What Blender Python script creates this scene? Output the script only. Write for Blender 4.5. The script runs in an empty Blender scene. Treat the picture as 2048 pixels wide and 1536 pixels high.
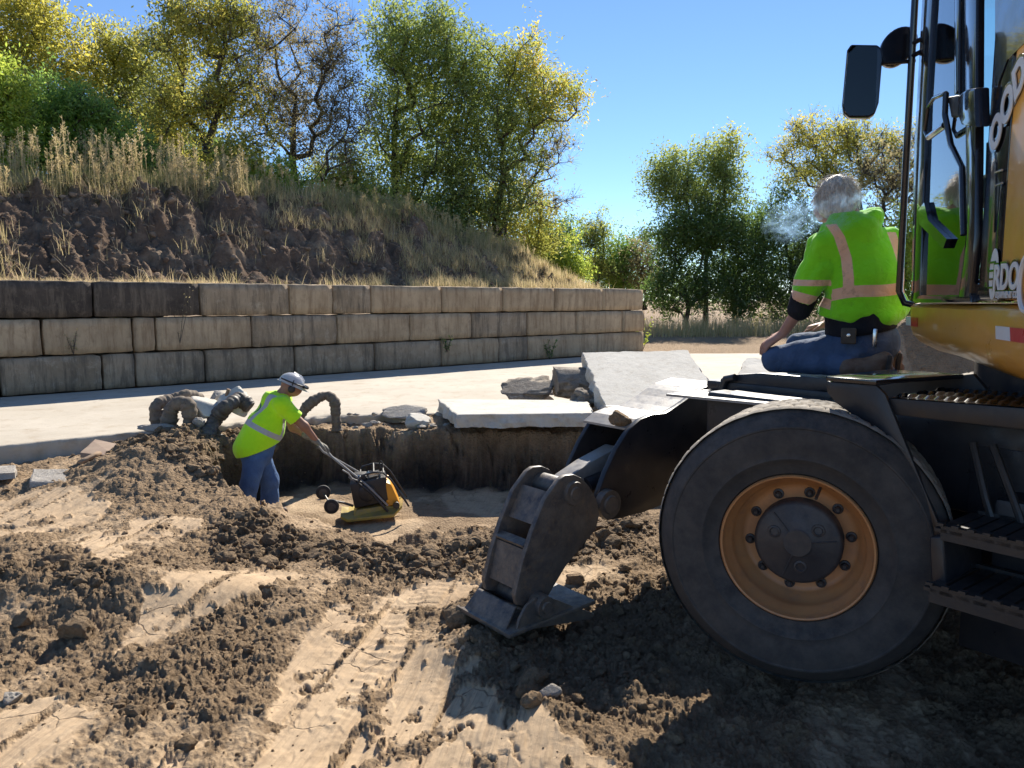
import bpy, bmesh, math, random
import numpy as np
from mathutils import Vector, Matrix
random.seed(7); RS = np.random.RandomState(11)
PI = math.pi
sc = bpy.context.scene
C = sc.collection
# ------------------------------------------------------------------ camera
F = 1538.0
TH = math.atan(168 / F)
CT, ST = math.cos(TH), math.sin(TH)
EYE = 1.5
cd = bpy.data.cameras.new('camera'); cam = bpy.data.objects.new('camera', cd); C.objects.link(cam)
cam.location = (0, 0, EYE); cam.rotation_euler = (PI / 2 - TH, 0, 0)
cd.sensor_fit = 'HORIZONTAL'; cd.sensor_width = 36; cd.lens = 36 * F / 2048
cd.clip_start = 0.05; cd.clip_end = 3000
sc.camera = cam
# ------------------------------------------------------------------ light
SUN_AZ, SUN_EL = math.radians(15.5), math.radians(36)
w = bpy.data.worlds.new('World'); sc.world = w; w.use_nodes = True
wn = w.node_tree; bg = wn.nodes['Background']
sky = wn.nodes.new('ShaderNodeTexSky'); sky.sky_type = 'NISHITA'; sky.sun_disc = False
sky.sun_elevation = SUN_EL; sky.sun_rotation = SUN_AZ
sky.altitude = 1500; sky.air_density = 1.0; sky.dust_density = 0.0; sky.ozone_density = 6.0
wn.links.new(sky.outputs[0], bg.inputs[0]); bg.inputs[1].default_value = 0.08
sd = bpy.data.lights.new('sun', 'SUN'); sd.energy = 4.4; sd.angle = math.radians(0.5); sd.color = (1, .93, .82)
sun = bpy.data.objects.new('sun', sd); C.objects.link(sun)
SUND = Vector((math.sin(SUN_AZ) * math.cos(SUN_EL), math.cos(SUN_AZ) * math.cos(SUN_EL), math.sin(SUN_EL)))
sun.rotation_euler = SUND.to_track_quat('Z', 'Y').to_euler(); sun.location = (0, 0, 20)
sc.view_settings.view_transform = 'Standard'; sc.view_settings.look = 'None'
sc.view_settings.exposure = 1.05; sc.view_settings.gamma = 1.0
sc.cycles.max_bounces = 6; sc.cycles.transparent_max_bounces = 12; sc.cycles.volume_step_rate = 1.0
sc.cycles.diffuse_bounces = 4; sc.cycles.glossy_bounces = 3; sc.cycles.transmission_bounces = 4; sc.cycles.volume_bounces = 1
sc.cycles.use_denoising = True
# ------------------------------------------------------------------ pixel -> world (photo pixels, 2048 wide)
def ray(px, py):
    a, b = px - 1024, 768 - py
    return np.array([a, F * CT + b * ST, -F * ST + b * CT])
def P(px, py, Y):
    r = ray(px, py); return Vector((r[0] / r[1] * Y, Y, EYE + r[2] / r[1] * Y))
def G(px, py, z=-0.1):
    r = ray(px, py); k = (z - EYE) / r[2]; return Vector((r[0] * k, r[1] * k, z))
def HITV(px, py, q, d):          # hit of the sight line with the vertical plane through q along d
    r = ray(px, py); k = (q[0] * d[1] - q[1] * d[0]) / (r[0] * d[1] - r[1] * d[0])
    return Vector((r[0] * k, r[1] * k, EYE + r[2] * k))
def toPx(x, y, z):
    dz = z - EYE; f = y * CT - dz * ST; u = y * ST + dz * CT
    return 1024 + F * x / f, 768 - F * u / f
# ------------------------------------------------------------------ tagging
def tag(o, label=None, cat=None, group=None, kind=None):
    if label: o['label'] = label
    if cat: o['category'] = cat
    if group: o['group'] = group
    if kind: o['kind'] = kind
    return o
def thing(name, label, cat, loc=(0, 0, 0), rz=0, group=None):
    o = bpy.data.objects.new(name, None); C.objects.link(o)
    o.location = loc; o.rotation_euler = (0, 0, rz); o.empty_display_size = .2
    return tag(o, label, cat, group)
def link(name, me, m=None, parent=None, world=False):
    o = bpy.data.objects.new(name, me); C.objects.link(o)
    if m is not None:
        for x in (m if isinstance(m, (list, tuple)) else [m]): me.materials.append(x)
    if parent is not None:
        o.parent = parent
        if world:
            o.matrix_parent_inverse = wmat(parent).inverted()
    return o
def wmat(o):
    m = o.matrix_basis.copy()
    if o.parent: m = wmat(o.parent) @ o.matrix_parent_inverse @ m
    return m
# ------------------------------------------------------------------ mesh helpers
def npmesh(name, V, Fq, smooth=False, tris=False):
    me = bpy.data.meshes.new(name)
    V = np.ascontiguousarray(V, np.float32); Fq = np.ascontiguousarray(Fq, np.int32)
    n, k = Fq.shape
    me.vertices.add(len(V)); me.vertices.foreach_set('co', V.ravel())
    me.loops.add(n * k); me.loops.foreach_set('vertex_index', Fq.ravel())
    me.polygons.add(n); me.polygons.foreach_set('loop_start', np.arange(0, n * k, k, dtype=np.int32))
    me.polygons.foreach_set('loop_total', np.full(n, k, np.int32))
    me.update(calc_edges=True)
    if smooth: me.polygons.foreach_set('use_smooth', np.ones(n, bool))
    return me
def attr(me, name, arr):
    a = me.attributes.new(name, 'FLOAT', 'POINT'); a.data.foreach_set('value', np.ascontiguousarray(arr, np.float32))
class MB:
    def __init__(s): s.bm = bmesh.new()
    def poly(s, pts, off):                        # prism: polygon pts pushed by off
        off = Vector(off); n = len(pts)
        a = [s.bm.verts.new(Vector(p)) for p in pts]; b = [s.bm.verts.new(Vector(p) + off) for p in pts]
        s.bm.faces.new(a); s.bm.faces.new(b[::-1])
        for i in range(n): s.bm.faces.new([a[i], b[i], b[(i + 1) % n], a[(i + 1) % n]])
        return s
    def box(s, c, d, ax=None):                    # centre, full sizes, axes (3 vectors)
        ax = ax or (Vector((1, 0, 0)), Vector((0, 1, 0)), Vector((0, 0, 1)))
        c = Vector(c); v = []
        for k in (-.5, .5):
            for j in (-.5, .5):
                for i in (-.5, .5):
                    v.append(s.bm.verts.new(c + ax[0] * d[0] * i + ax[1] * d[1] * j + ax[2] * d[2] * k))
        for f in ((0, 2, 3, 1), (4, 5, 7, 6), (0, 1, 5, 4), (2, 6, 7, 3), (0, 4, 6, 2), (1, 3, 7, 5)):
            s.bm.faces.new([v[i] for i in f])
        return s
    def tube(s, pts, r, n=10, cap=True):
        pts = [Vector(p) for p in pts]; rr = r if isinstance(r, (list, tuple)) else [r] * len(pts)
        up = None; rings = []
        for i, p in enumerate(pts):
            t = (pts[min(i + 1, len(pts) - 1)] - pts[max(i - 1, 0)]).normalized()
            if up is None: up = t.orthogonal().normalized()
            up = (up - t * up.dot(t))
            up = up.normalized() if up.length > 1e-6 else t.orthogonal().normalized()
            si = t.cross(up)
            rings.append([s.bm.verts.new(p + (up * math.cos(2 * PI * k / n) + si * math.sin(2 * PI * k / n)) * rr[i]) for k in range(n)])
        for a, b in zip(rings, rings[1:]):
            for k in range(n): s.bm.faces.new([a[k], a[(k + 1) % n], b[(k + 1) % n], b[k]])
        if cap:
            s.bm.faces.new(rings[0][::-1]); s.bm.faces.new(rings[-1])
        return s
    def lathe(s, prof, c, axis, n=48, close=False):   # prof: (along axis, radius)
        axis = Vector(axis).normalized(); up = axis.orthogonal().normalized(); si = axis.cross(up); c = Vector(c); rings = []
        for (w_, r) in prof:
            if r < 1e-5: rings.append([s.bm.verts.new(c + axis * w_)])
            else: rings.append([s.bm.verts.new(c + axis * w_ + (up * math.cos(2 * PI * k / n) + si * math.sin(2 * PI * k / n)) * r) for k in range(n)])
        prs = list(zip(rings, rings[1:]))
        if close: prs.append((rings[-1], rings[0]))
        for a, b in prs:
            if len(a) == 1 and len(b) == 1: continue
            for k in range(n):
                k2 = (k + 1) % n
                if len(a) == 1: s.bm.faces.new([a[0], b[k2], b[k]])
                elif len(b) == 1: s.bm.faces.new([a[k], a[k2], b[0]])
                else: s.bm.faces.new([a[k], a[k2], b[k2], b[k]])
        return s
    def bevel(s, w_, seg=2, ang=30):
        bmesh.ops.recalc_face_normals(s.bm, faces=s.bm.faces)
        ed = [e for e in s.bm.edges if len(e.link_faces) == 2 and e.calc_face_angle(0) > math.radians(ang)]
        bmesh.ops.bevel(s.bm, geom=ed, offset=w_, segments=seg, profile=.6, affect='EDGES', clamp_overlap=True)
        return s
    def build(s, name, m, parent=None, smooth=35, world=True):
        bmesh.ops.recalc_face_normals(s.bm, faces=s.bm.faces)
        if smooth:
            for f in s.bm.faces: f.smooth = True
            for e in s.bm.edges:
                if len(e.link_faces) == 2 and e.calc_face_angle(0) > math.radians(smooth): e.smooth = False
        me = bpy.data.meshes.new(name); s.bm.to_mesh(me); s.bm.free()
        return link(name, me, m, parent, world)
# ------------------------------------------------------------------ numpy noise
_perm = RS.permutation(256); _perm = np.concatenate([_perm, _perm, _perm])
_g3 = RS.randn(256, 3); _g3 /= np.linalg.norm(_g3, axis=1)[:, None]
_g2 = np.stack([np.cos(np.arange(256) * 2.39996), np.sin(np.arange(256) * 2.39996)], 1)
def n2(x, y):
    xi = np.floor(x).astype(int); yi = np.floor(y).astype(int); xf = x - xi; yf = y - yi
    xi &= 255; yi &= 255
    u = xf * xf * xf * (xf * (xf * 6 - 15) + 10); v = yf * yf * yf * (yf * (yf * 6 - 15) + 10)
    def g(i, j, a, b):
        h = _g2[_perm[_perm[(xi + i) & 255] + ((yi + j) & 255)]]; return h[..., 0] * a + h[..., 1] * b
    a = g(0, 0, xf, yf); b = g(1, 0, xf - 1, yf); c = g(0, 1, xf, yf - 1); d = g(1, 1, xf - 1, yf - 1)
    return (a + u * (b - a) + v * ((c + u * (d - c)) - (a + u * (b - a)))) * 1.5
def n3(x, y, z):
    xi = np.floor(x).astype(int); yi = np.floor(y).astype(int); zi = np.floor(z).astype(int)
    xf = x - xi; yf = y - yi; zf = z - zi; xi &= 255; yi &= 255; zi &= 255
    fd = lambda t: t * t * t * (t * (t * 6 - 15) + 10)
    u, v, w_ = fd(xf), fd(yf), fd(zf); r = 0
    for i in (0, 1):
        for j in (0, 1):
            for k in (0, 1):
                h = _g3[_perm[_perm[_perm[(xi + i) & 255] + ((yi + j) & 255)] + ((zi + k) & 255)]]
                r = r + (h[..., 0] * (xf - i) + h[..., 1] * (yf - j) + h[..., 2] * (zf - k)) * (u if i else 1 - u) * (v if j else 1 - v) * (w_ if k else 1 - w_)
    return r * 1.4
def fbm2(x, y, f, o=4, g=.5):
    r = 0; a = 1
    for i in range(o):
        r = r + a * n2(x * f + 17.3 * i, y * f - 9.1 * i); f *= 2.03; a *= g
    return r
def sm(x, a, b):
    t = np.clip((x - a) / (b - a), 0, 1); return t * t * (3 - 2 * t)
def polysd(x, y, pts):           # signed distance to polygon, negative inside
    pts = [(p[0], p[1]) for p in pts]; d = np.full(x.shape, 1e9); ins = np.zeros(x.shape, bool)
    for (ax, ay), (bx, by) in zip(pts, pts[1:] + pts[:1]):
        ex, ey = bx - ax, by - ay; t = np.clip(((x - ax) * ex + (y - ay) * ey) / (ex * ex + ey * ey), 0, 1)
        d = np.minimum(d, (x - ax - t * ex) ** 2 + (y - ay - t * ey) ** 2)
        if ay != by:
            cr = ((ay > y) != (by > y)) & (x < (bx - ax) * (y - ay) / (by - ay) + ax); ins ^= cr
    d = np.sqrt(d); return np.where(ins, -d, d)
# ------------------------------------------------------------------ materials
def rgb(c): return (c[0], c[1], c[2], 1)
def newmat(name):
    m = bpy.data.materials.new(name); m.use_nodes = True; nt = m.node_tree
    return m, nt, nt.nodes['Principled BSDF'], nt.nodes['Material Output']
def N(nt, t, **k):
    n = nt.nodes.new('ShaderNode' + t)
    for a, b in k.items():
        if a in n.inputs: n.inputs[a].default_value = b
        else: setattr(n, a, b)
    return n
def L(nt, a, b): nt.links.new(a, b)
def mix(nt, fac, a, b, bt='MIX'):
    n = nt.nodes.new('ShaderNodeMix'); n.data_type = 'RGBA'; n.blend_type = bt
    for i, v in ((0, fac), (6, a), (7, b)):
        if isinstance(v, (tuple, list)): n.inputs[i].default_value = rgb(v)
        elif isinstance(v, (int, float)): n.inputs[i].default_value = v
        else: L(nt, v, n.inputs[i])
    return n.outputs[2]
def ramp(nt, x, stops):
    n = nt.nodes.new('ShaderNodeValToRGB'); L(nt, x, n.inputs[0]); e = n.color_ramp.elements
    e[0].position, e[0].color = stops[0][0], rgb(stops[0][1]); e[1].position, e[1].color = stops[-1][0], rgb(stops[-1][1])
    for p, c in stops[1:-1]:
        q = e.new(p); q.color = rgb(c)
    return n.outputs[0]
def vramp(nt, x, a, b, lo=0., hi=1.):
    n = N(nt, 'MapRange'); L(nt, x, n.inputs[0]); n.inputs[1].default_value = a; n.inputs[2].default_value = b
    n.inputs[3].default_value = lo; n.inputs[4].default_value = hi; n.clamp = True; return n.outputs[0]
def coords(nt, kind='Object', scale=(1, 1, 1)):
    t = nt.nodes.new('ShaderNodeTexCoord'); mp = nt.nodes.new('ShaderNodeMapping'); mp.inputs['Scale'].default_value = scale
    L(nt, t.outputs[kind], mp.inputs[0]); return mp.outputs[0]
def noise(nt, vec, s, d=6, r=.6, dist=0):
    n = N(nt, 'TexNoise', Scale=s, Detail=d, Roughness=r, Distortion=dist); L(nt, vec, n.inputs['Vector']); return n.outputs[0]
def bump(nt, h, strength, dist=.01, normal=None):
    n = N(nt, 'Bump', Strength=strength, Distance=dist); L(nt, h, n.inputs['Height'])
    if normal: L(nt, normal, n.inputs['Normal'])
    return n.outputs[0]
def surf(name, c1, c2, scale=6, rough=.7, bs=.3, bscale=60, metal=0, dust=None, dustc=(.30, .23, .16), c3=None, bdist=.004, spec=.5, coat=0, lo=.35, hi=.65):
    m, nt, bs_, out = newmat(name); v = coords(nt)
    a = noise(nt, v, scale, 8, .65); col = mix(nt, vramp(nt, a, lo, hi), c1, c2)
    if c3: col = mix(nt, vramp(nt, noise(nt, v, scale * 3.1, 6, .7), .52, .7), col, c3)
    if dust:
        g = nt.nodes.new('ShaderNodeNewGeometry'); sx = nt.nodes.new('ShaderNodeSeparateXYZ'); L(nt, g.outputs['Normal'], sx.inputs[0])
        k = N(nt, 'Math', operation='MULTIPLY'); L(nt, vramp(nt, sx.outputs[2], -.2, 1, .25, 1.), k.inputs[0])
        L(nt, vramp(nt, noise(nt, v, scale * 1.7, 10, .75), .38, .62), k.inputs[1])
        k2 = N(nt, 'Math', operation='MULTIPLY'); L(nt, k.outputs[0], k2.inputs[0]); k2.inputs[1].default_value = dust
        col = mix(nt, k2.outputs[0], col, dustc)
    L(nt, col, bs_.inputs['Base Color']); bs_.inputs['Metallic'].default_value = metal
    L(nt, vramp(nt, noise(nt, v, scale * 2.3), .3, .7, max(rough - .12, .04), min(rough + .12, 1)), bs_.inputs['Roughness'])
    bs_.inputs['Specular IOR Level'].default_value = spec; bs_.inputs['Coat Weight'].default_value = coat
    if bs: L(nt, bump(nt, noise(nt, v, bscale, 6, .7), bs, bdist), bs_.inputs['Normal'])
    return m
M = {}
M['black_paint'] = surf('black_paint', (.012, .013, .017), (.022, .022, .027), 5, .36, .12, 90, dust=.30, dustc=(.13, .105, .08))
M['worn_steel'] = surf('worn_steel', (.035, .034, .038), (.085, .078, .075), 8, .45, .5, 40, dust=.85, c3=(.12, .085, .06), dustc=(.26, .20, .14))
M['pale_steel'] = surf('pale_steel', (.22, .21, .20), (.34, .32, .29), 10, .45, .2, 60, dust=.4)
M['yellow_paint'] = surf('yellow_paint', (.66, .31, .03), (.70, .35, .04), 2, .38, .03, 40, dust=.15, coat=.15)
M['dirty_yellow'] = surf('dirty_yellow', (.50, .36, .04), (.36, .27, .06), 12, .5, .2, 60, dust=.6)
M['orange_tank'] = surf('orange_tank', (.80, .36, .02), (.72, .30, .02), 5, .4, .05, 40, dust=.2)
M['rim_orange'] = surf('rim_orange', (.50, .23, .085), (.42, .185, .07), 5, .45, .12, 70, dust=.25, c3=(.36, .17, .08))
M['rubber'] = surf('rubber', (.022, .022, .024), (.04, .038, .037), 7, .78, .25, 80, dust=.35, dustc=(.22, .18, .14))
M['tread_rubber'] = surf('tread_rubber', (.20, .175, .145), (.34, .295, .235), 9, .9, .4, 70, c3=(.10, .09, .08))
M['plastic'] = surf('black_plastic', (.014, .014, .016), (.022, .022, .024), 6, .45, .08, 120, dust=.15)
M['glossy_black'] = surf('glossy_black', (.008, .009, .014), (.012, .013, .018), 4, .12, .01, 30, coat=.5, dust=.1)
M['seat_cloth'] = surf('seat_cloth', (.02, .022, .026), (.03, .032, .036), 20, .9, .2, 200)
M['hub_dark'] = surf('hub_paint', (.020, .021, .026), (.034, .032, .036), 9, .5, .3, 60, dust=.25)
M['white'] = surf('white_vinyl', (.78, .78, .76), (.70, .69, .66), 6, .4, 0)
M['red'] = surf('red_vinyl', (.62, .03, .04), (.55, .03, .03), 6, .35, 0)
M['chrome'] = surf('bright_metal', (.55, .55, .56), (.45, .45, .46), 10, .2, .05, 60, metal=1)
# ================================================================== GROUND
def pg(pts, z=-0.1): return [tuple(G(a, b, z)[:2]) for a, b in pts]
Z_STRIPS = [
 pg([(485, 1560), (556, 1345), (588, 1288), (653, 1208), (726, 1175), (820, 1154), (930, 1138), (1090, 1125), (1200, 1118), (1230, 1135), (1130, 1165), (930, 1180), (813, 1215), (816, 1262), (881, 1298), (965, 1306), (965, 1345), (1000, 1440), (1060, 1560)]),
 pg([(232, 1305), (290, 1215), (364, 1181), (470, 1150), (538, 1136), (613, 1144), (497, 1206), (372, 1256), (290, 1297)]),
 pg([(-60, 985), (60, 975), (150, 978), (225, 1003), (200, 1028), (80, 1050), (-60, 1060)]),
 pg([(150, 1062), (300, 1030), (420, 1036), (400, 1052), (310, 1078), (220, 1130), (180, 1120)]),
 pg([(0, 1400), (110, 1390), (190, 1420), (150, 1470), (60, 1536), (-60, 1560), (-60, 1440)]),
 pg([(300, 1560), (330, 1470), (420, 1440), (380, 1500), (350, 1560)]),
 pg([(1050, 1560), (1010, 1460), (1060, 1400), (1130, 1480), (1240, 1560)]),
]
Z_BERM = pg([(400, 1135), (425, 1050), (480, 1018), (560, 1020), (640, 1052), (740, 1072), (880, 1050), (1000, 1000), (1080, 985), (1330, 1000), (1300, 1110), (1200, 1120), (1000, 1128), (900, 1145), (760, 1140), (640, 1130), (540, 1142)])
Z_LEFT = pg([(-80, 1100), (90, 1095), (190, 1130), (420, 1140), (440, 1165), (280, 1190), (230, 1215), (-80, 1225)])
Z_HEAP = [(-4.7, 8.2), (-4.3, 7.5), (-3.4, 6.9), (-2.6, 6.4), (-2.3, 6.6), (-2.7, 8.0), (-2.3, 9.3), (-3.3, 9.5), (-4.3, 8.9)]
Z_LB = pg([(420, 1190), (640, 1165), (520, 1330), (430, 1500), (200, 1420), (180, 1330), (330, 1290)])
Z_RB = pg([(800, 1190), (1000, 1150), (1400, 1130), (1420, 1300), (1200, 1536), (1000, 1400), (900, 1290)])
PIT = [(-3.3, 8.4), (-2.7, 9.3), (-1.6, 9.5), (-.9, 9.2), (.2, 9.1), (1, 9.15), (2.8, 9.3), (3.2, 8.0), (1.9, 6.6), (.8, 6.1), (-.2, 6.0), (-1.0, 5.9), (-1.75, 6.1), (-2.3, 6.3), (-2.85, 6.9), (-3.15, 7.6)]
CREST = [(G(430, 1060, -.05)[:2]), (-1.85, 5.45), (-1.3, 5.5), (-.9, 5.55), (-.1, 5.65), (.15, 5.6), (.9, 5.5), (1.6, 5.6)]
CREST_H = [-.08, .02, -.03, -.14, -.04, .04, .05, -.02]
E1 = np.array(G(860, 1180, -.1)[:2]) - np.array(G(620, 1500, -.1)[:2]); E1 /= np.linalg.norm(E1)
def segfield(x, y, pts, vals):
    D = np.full(x.shape, 1e9); Vv = np.zeros(x.shape)
    for i in range(len(pts) - 1):
        (ax, ay), (bx, by) = pts[i][:2], pts[i + 1][:2]; ex, ey = bx - ax, by - ay
        t = np.clip(((x - ax) * ex + (y - ay) * ey) / (ex * ex + ey * ey), 0, 1)
        d = np.hypot(x - ax - t * ex, y - ay - t * ey); v = vals[i] + (vals[i + 1] - vals[i]) * t
        k = d < D; D = np.where(k, d, D); Vv = np.where(k, v, Vv)
    return D, Vv
def zones(x, y):
    r = np.hypot(x, y)
    wx = x + .10 * fbm2(x, y, 2.1, 4, .6); wy = y + .16 * fbm2(x + 31, y, 2.1, 4, .6)
    smo = np.zeros(x.shape)
    sx = x + .035 * fbm2(x, y, 5.5, 4, .65); sy = y + .07 * fbm2(x + 31, y, 5.5, 4, .65)
    for z in Z_STRIPS: smo = np.maximum(smo, sm(-polysd(sx, sy, z), -.012, .02))
    strip = smo.copy()
    patch = sm(fbm2((x * E1[1] - y * E1[0]) * 1.5, (x * E1[0] + y * E1[1]) * .6 + 5, 1.0, 4, .55), .14, .26) * (r < 14)
    holes = sm(fbm2(x, y, 3.1, 5, .65), .40, .48)
    qq_ = (x * E1[1] - y * E1[0]) + .03 * n2(x * .9, y * .9); ll_ = x * E1[0] + y * E1[1]
    grit = (np.abs(((qq_ * 3.3) % 1) - .5) < .05 + .05 * n2(ll_ * 2.2, qq_ * 3)) * sm(n2(ll_ * 1.3, np.floor(qq_ * 3.3) * 5.3), -.25, .15)
    smo = np.clip(smo * (1 - .75 * holes) * (1 - .85 * grit) + .42 * patch * (1 - strip), 0, 1)
    berm = np.zeros(x.shape)
    for z, k in ((Z_BERM, 1.), (Z_LEFT, .65), (Z_HEAP, .9), (Z_LB, .35), (Z_RB, .55)): berm = np.maximum(berm, k * sm(-polysd(wx, wy, z), -.1, .2))
    pit = sm(-polysd(x + .08 * fbm2(x, y, 1.9, 5, .65), y + .13 * fbm2(x, y + 9, 1.9, 5, .65), PIT), -.02, .20)
    floor = sm(-polysd(x, y, PIT), .18, .5)
    smo = np.where(pit > .5, .55 * sm(fbm2(x, y, 1.2), -.2, .3), smo * (1 - .9 * berm * (1 - strip)))
    return smo, berm, pit, floor, r
def ground_h(x, y, z=None):
    smo, berm, pit, floor, r = z or zones(x, y)
    near = sm(-r, -60, -20)
    h = -.12 + .05 * fbm2(x, y, .35, 3) * sm(r, 1, 6)
    h = h - .10 * sm(-x, 2.5, 5) * (y < 9)
    # piles and humps
    def hump(cx, cy, rx, ry, a, p=1.):
        q = ((x - cx) / rx) ** 2 + ((y - cy) / ry) ** 2; return a * np.exp(-q * p)
    D, Hc = segfield(x, y, CREST, CREST_H); D = D + .1 * fbm2(x, y, 1.5, 3)
    h = h + (Hc + .02) * np.exp(-(D / .42) ** 2)
    h = h + hump(-3.35, 7.15, .75, .75, .32) + hump(-3.7, 8.6, .5, .35, .20) + hump(-2.9, 9.35, .5, .25, .15) + hump(-3.9, 8.1, .6, .4, .10)
    c = G(150, 1160, 0); h = h + hump(c[0], c[1], 1.1, .33, .16)
    c = G(700, 1330, 0); h = h - hump(c[0], c[1], .5, 1.2, .05)
    c = G(930, 1250, 0); h = h + hump(c[0], c[1], .22, .22, .10)
    c = G(1090, 1400, 0); h = h + hump(c[0], c[1], .30, .30, .08)
    h = h + hump(5.2, 10.2, .95, .7, 1.15) + hump(6.5, 10.2, 1.0, .7, .8)
    h = h + .10 * np.exp(-((y - 10.0) / .8) ** 2) * sm(x, -1.5, -1.) * sm(-x, -9, -6)
    dp = polysd(x, y, PIT)
    h = h - .20 * sm(-dp, -1.0, -.05) * sm(-y, -7.2, -6.0) * sm(x, -2.2, -1.3)
    # roughness
    rough = (1 - smo) * near * (1 - .75 * floor)
    a = fbm2(x, y, 2.6, 3, .55)
    b1 = np.abs(fbm2(x, y, 7.0, 3, .55)); b2 = np.abs(fbm2(x + 5, y, 17., 3, .6))
    h = h + rough * (.032 * a + (.022 + .028 * berm) * (b1 - .25) + (.011 + .014 * berm) * (b2 - .25)) + near * .006 * fbm2(x, y, 5, 3)
    b3 = np.abs(fbm2(x + 9, y, 38., 2, .6))
    h = h + rough * sm(-r, -10, -5) * (.014 * (b3 - .25) + .006 * fbm2(x, y, 70., 1)) + rough * .03 * (np.abs(fbm2(x, y, 3.3, 4, .6)) - .25) * (1 - berm)
    # long scrape marks left by the machine in the packed strips
    q = x * E1[1] - y * E1[0]; l = x * E1[0] + y * E1[1]
    qq = q + .03 * n2(x * .9, y * .9)
    g = (np.abs(((qq * 3.3) % 1) - .5) < .07) * (.5 + .5 * np.sign(n2(l * 1.2, np.floor(qq * 3.3) * 7.7)))
    lane = np.floor(qq * 3.3); lr = np.sin(lane * 127.1) * .5 + .5
    h = h + smo * near * (.012 * (lr - .5) * sm(np.abs(((qq * 3.3) % 1) - .5), .5, .42))
    tz = 2.4 * fbm2(q * 2.6, l * 1.0, 1.0, 4, .6); h = h + near * smo * .0045 * (np.floor(tz) + sm(tz - np.floor(tz), .0, .12))
    h = h - smo * near * (.010 * g + .007 * sm(n2(l * .8 + 9, q * 14), .1, .5) * .4 - .0035 * n2(q * 26, l * .5) - .002 * n2(q * 60, l * .8))
    h = h + smo * near * .0025 * np.sin(l * 95 + 5 * n2(q * 3, l)) * sm(n2(q * 3 + 40, l * .4), .45, .6) + smo * near * .0012 * fbm2(x, y, 14, 3, .6)
    wall_n = .06 * fbm2(x * 2, y * 2, 2.5, 4)
    zf = -.73 + .03 * fbm2(x, y, 1.1, 4) + .14 * sm(x, -.6, .8) * sm(-y, -8.1, -6.9) + .02 * rough * b1
    h = h * (1 - pit) + pit * np.minimum(h, zf + wall_n * (1 - floor))
    return np.where(r > 60, -.12, h)
def build_ground():
    a0 = np.radians(np.concatenate([np.linspace(-180, -46, 60)[:-1], np.linspace(-46, 46, 1150), np.linspace(46, 180, 60)[1:-1]]))
    r1 = .75 * np.exp(np.arange(0, 860) * .0035); r2 = r1[-1] * np.exp(np.arange(1, 110) * .035)
    R = np.concatenate([[.02, .2, .4, .6], r1, r2, [1500]]); na, nr = len(a0), len(R)
    A, RR = np.meshgrid(a0, R); x = (RR * np.sin(A)).ravel(); y = (RR * np.cos(A)).ravel()
    zz = zones(x, y); h = ground_h(x, y, zz)
    i = np.arange(nr - 1)[:, None] * na; j = np.arange(na)[None]; j2 = (j + 1) % na
    q = np.stack([i + j, i + j2, i + na + j2, i + na + j], -1).reshape(-1, 4)
    me = npmesh('ground', np.stack([x, y, h], 1), q[:, ::-1], smooth=True)
    smo, berm, pit, floor, r = zz
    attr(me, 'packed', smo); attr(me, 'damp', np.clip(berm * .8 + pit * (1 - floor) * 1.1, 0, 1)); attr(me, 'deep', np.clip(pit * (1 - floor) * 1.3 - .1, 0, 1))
    return link('ground', me, M['soil'])
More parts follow.
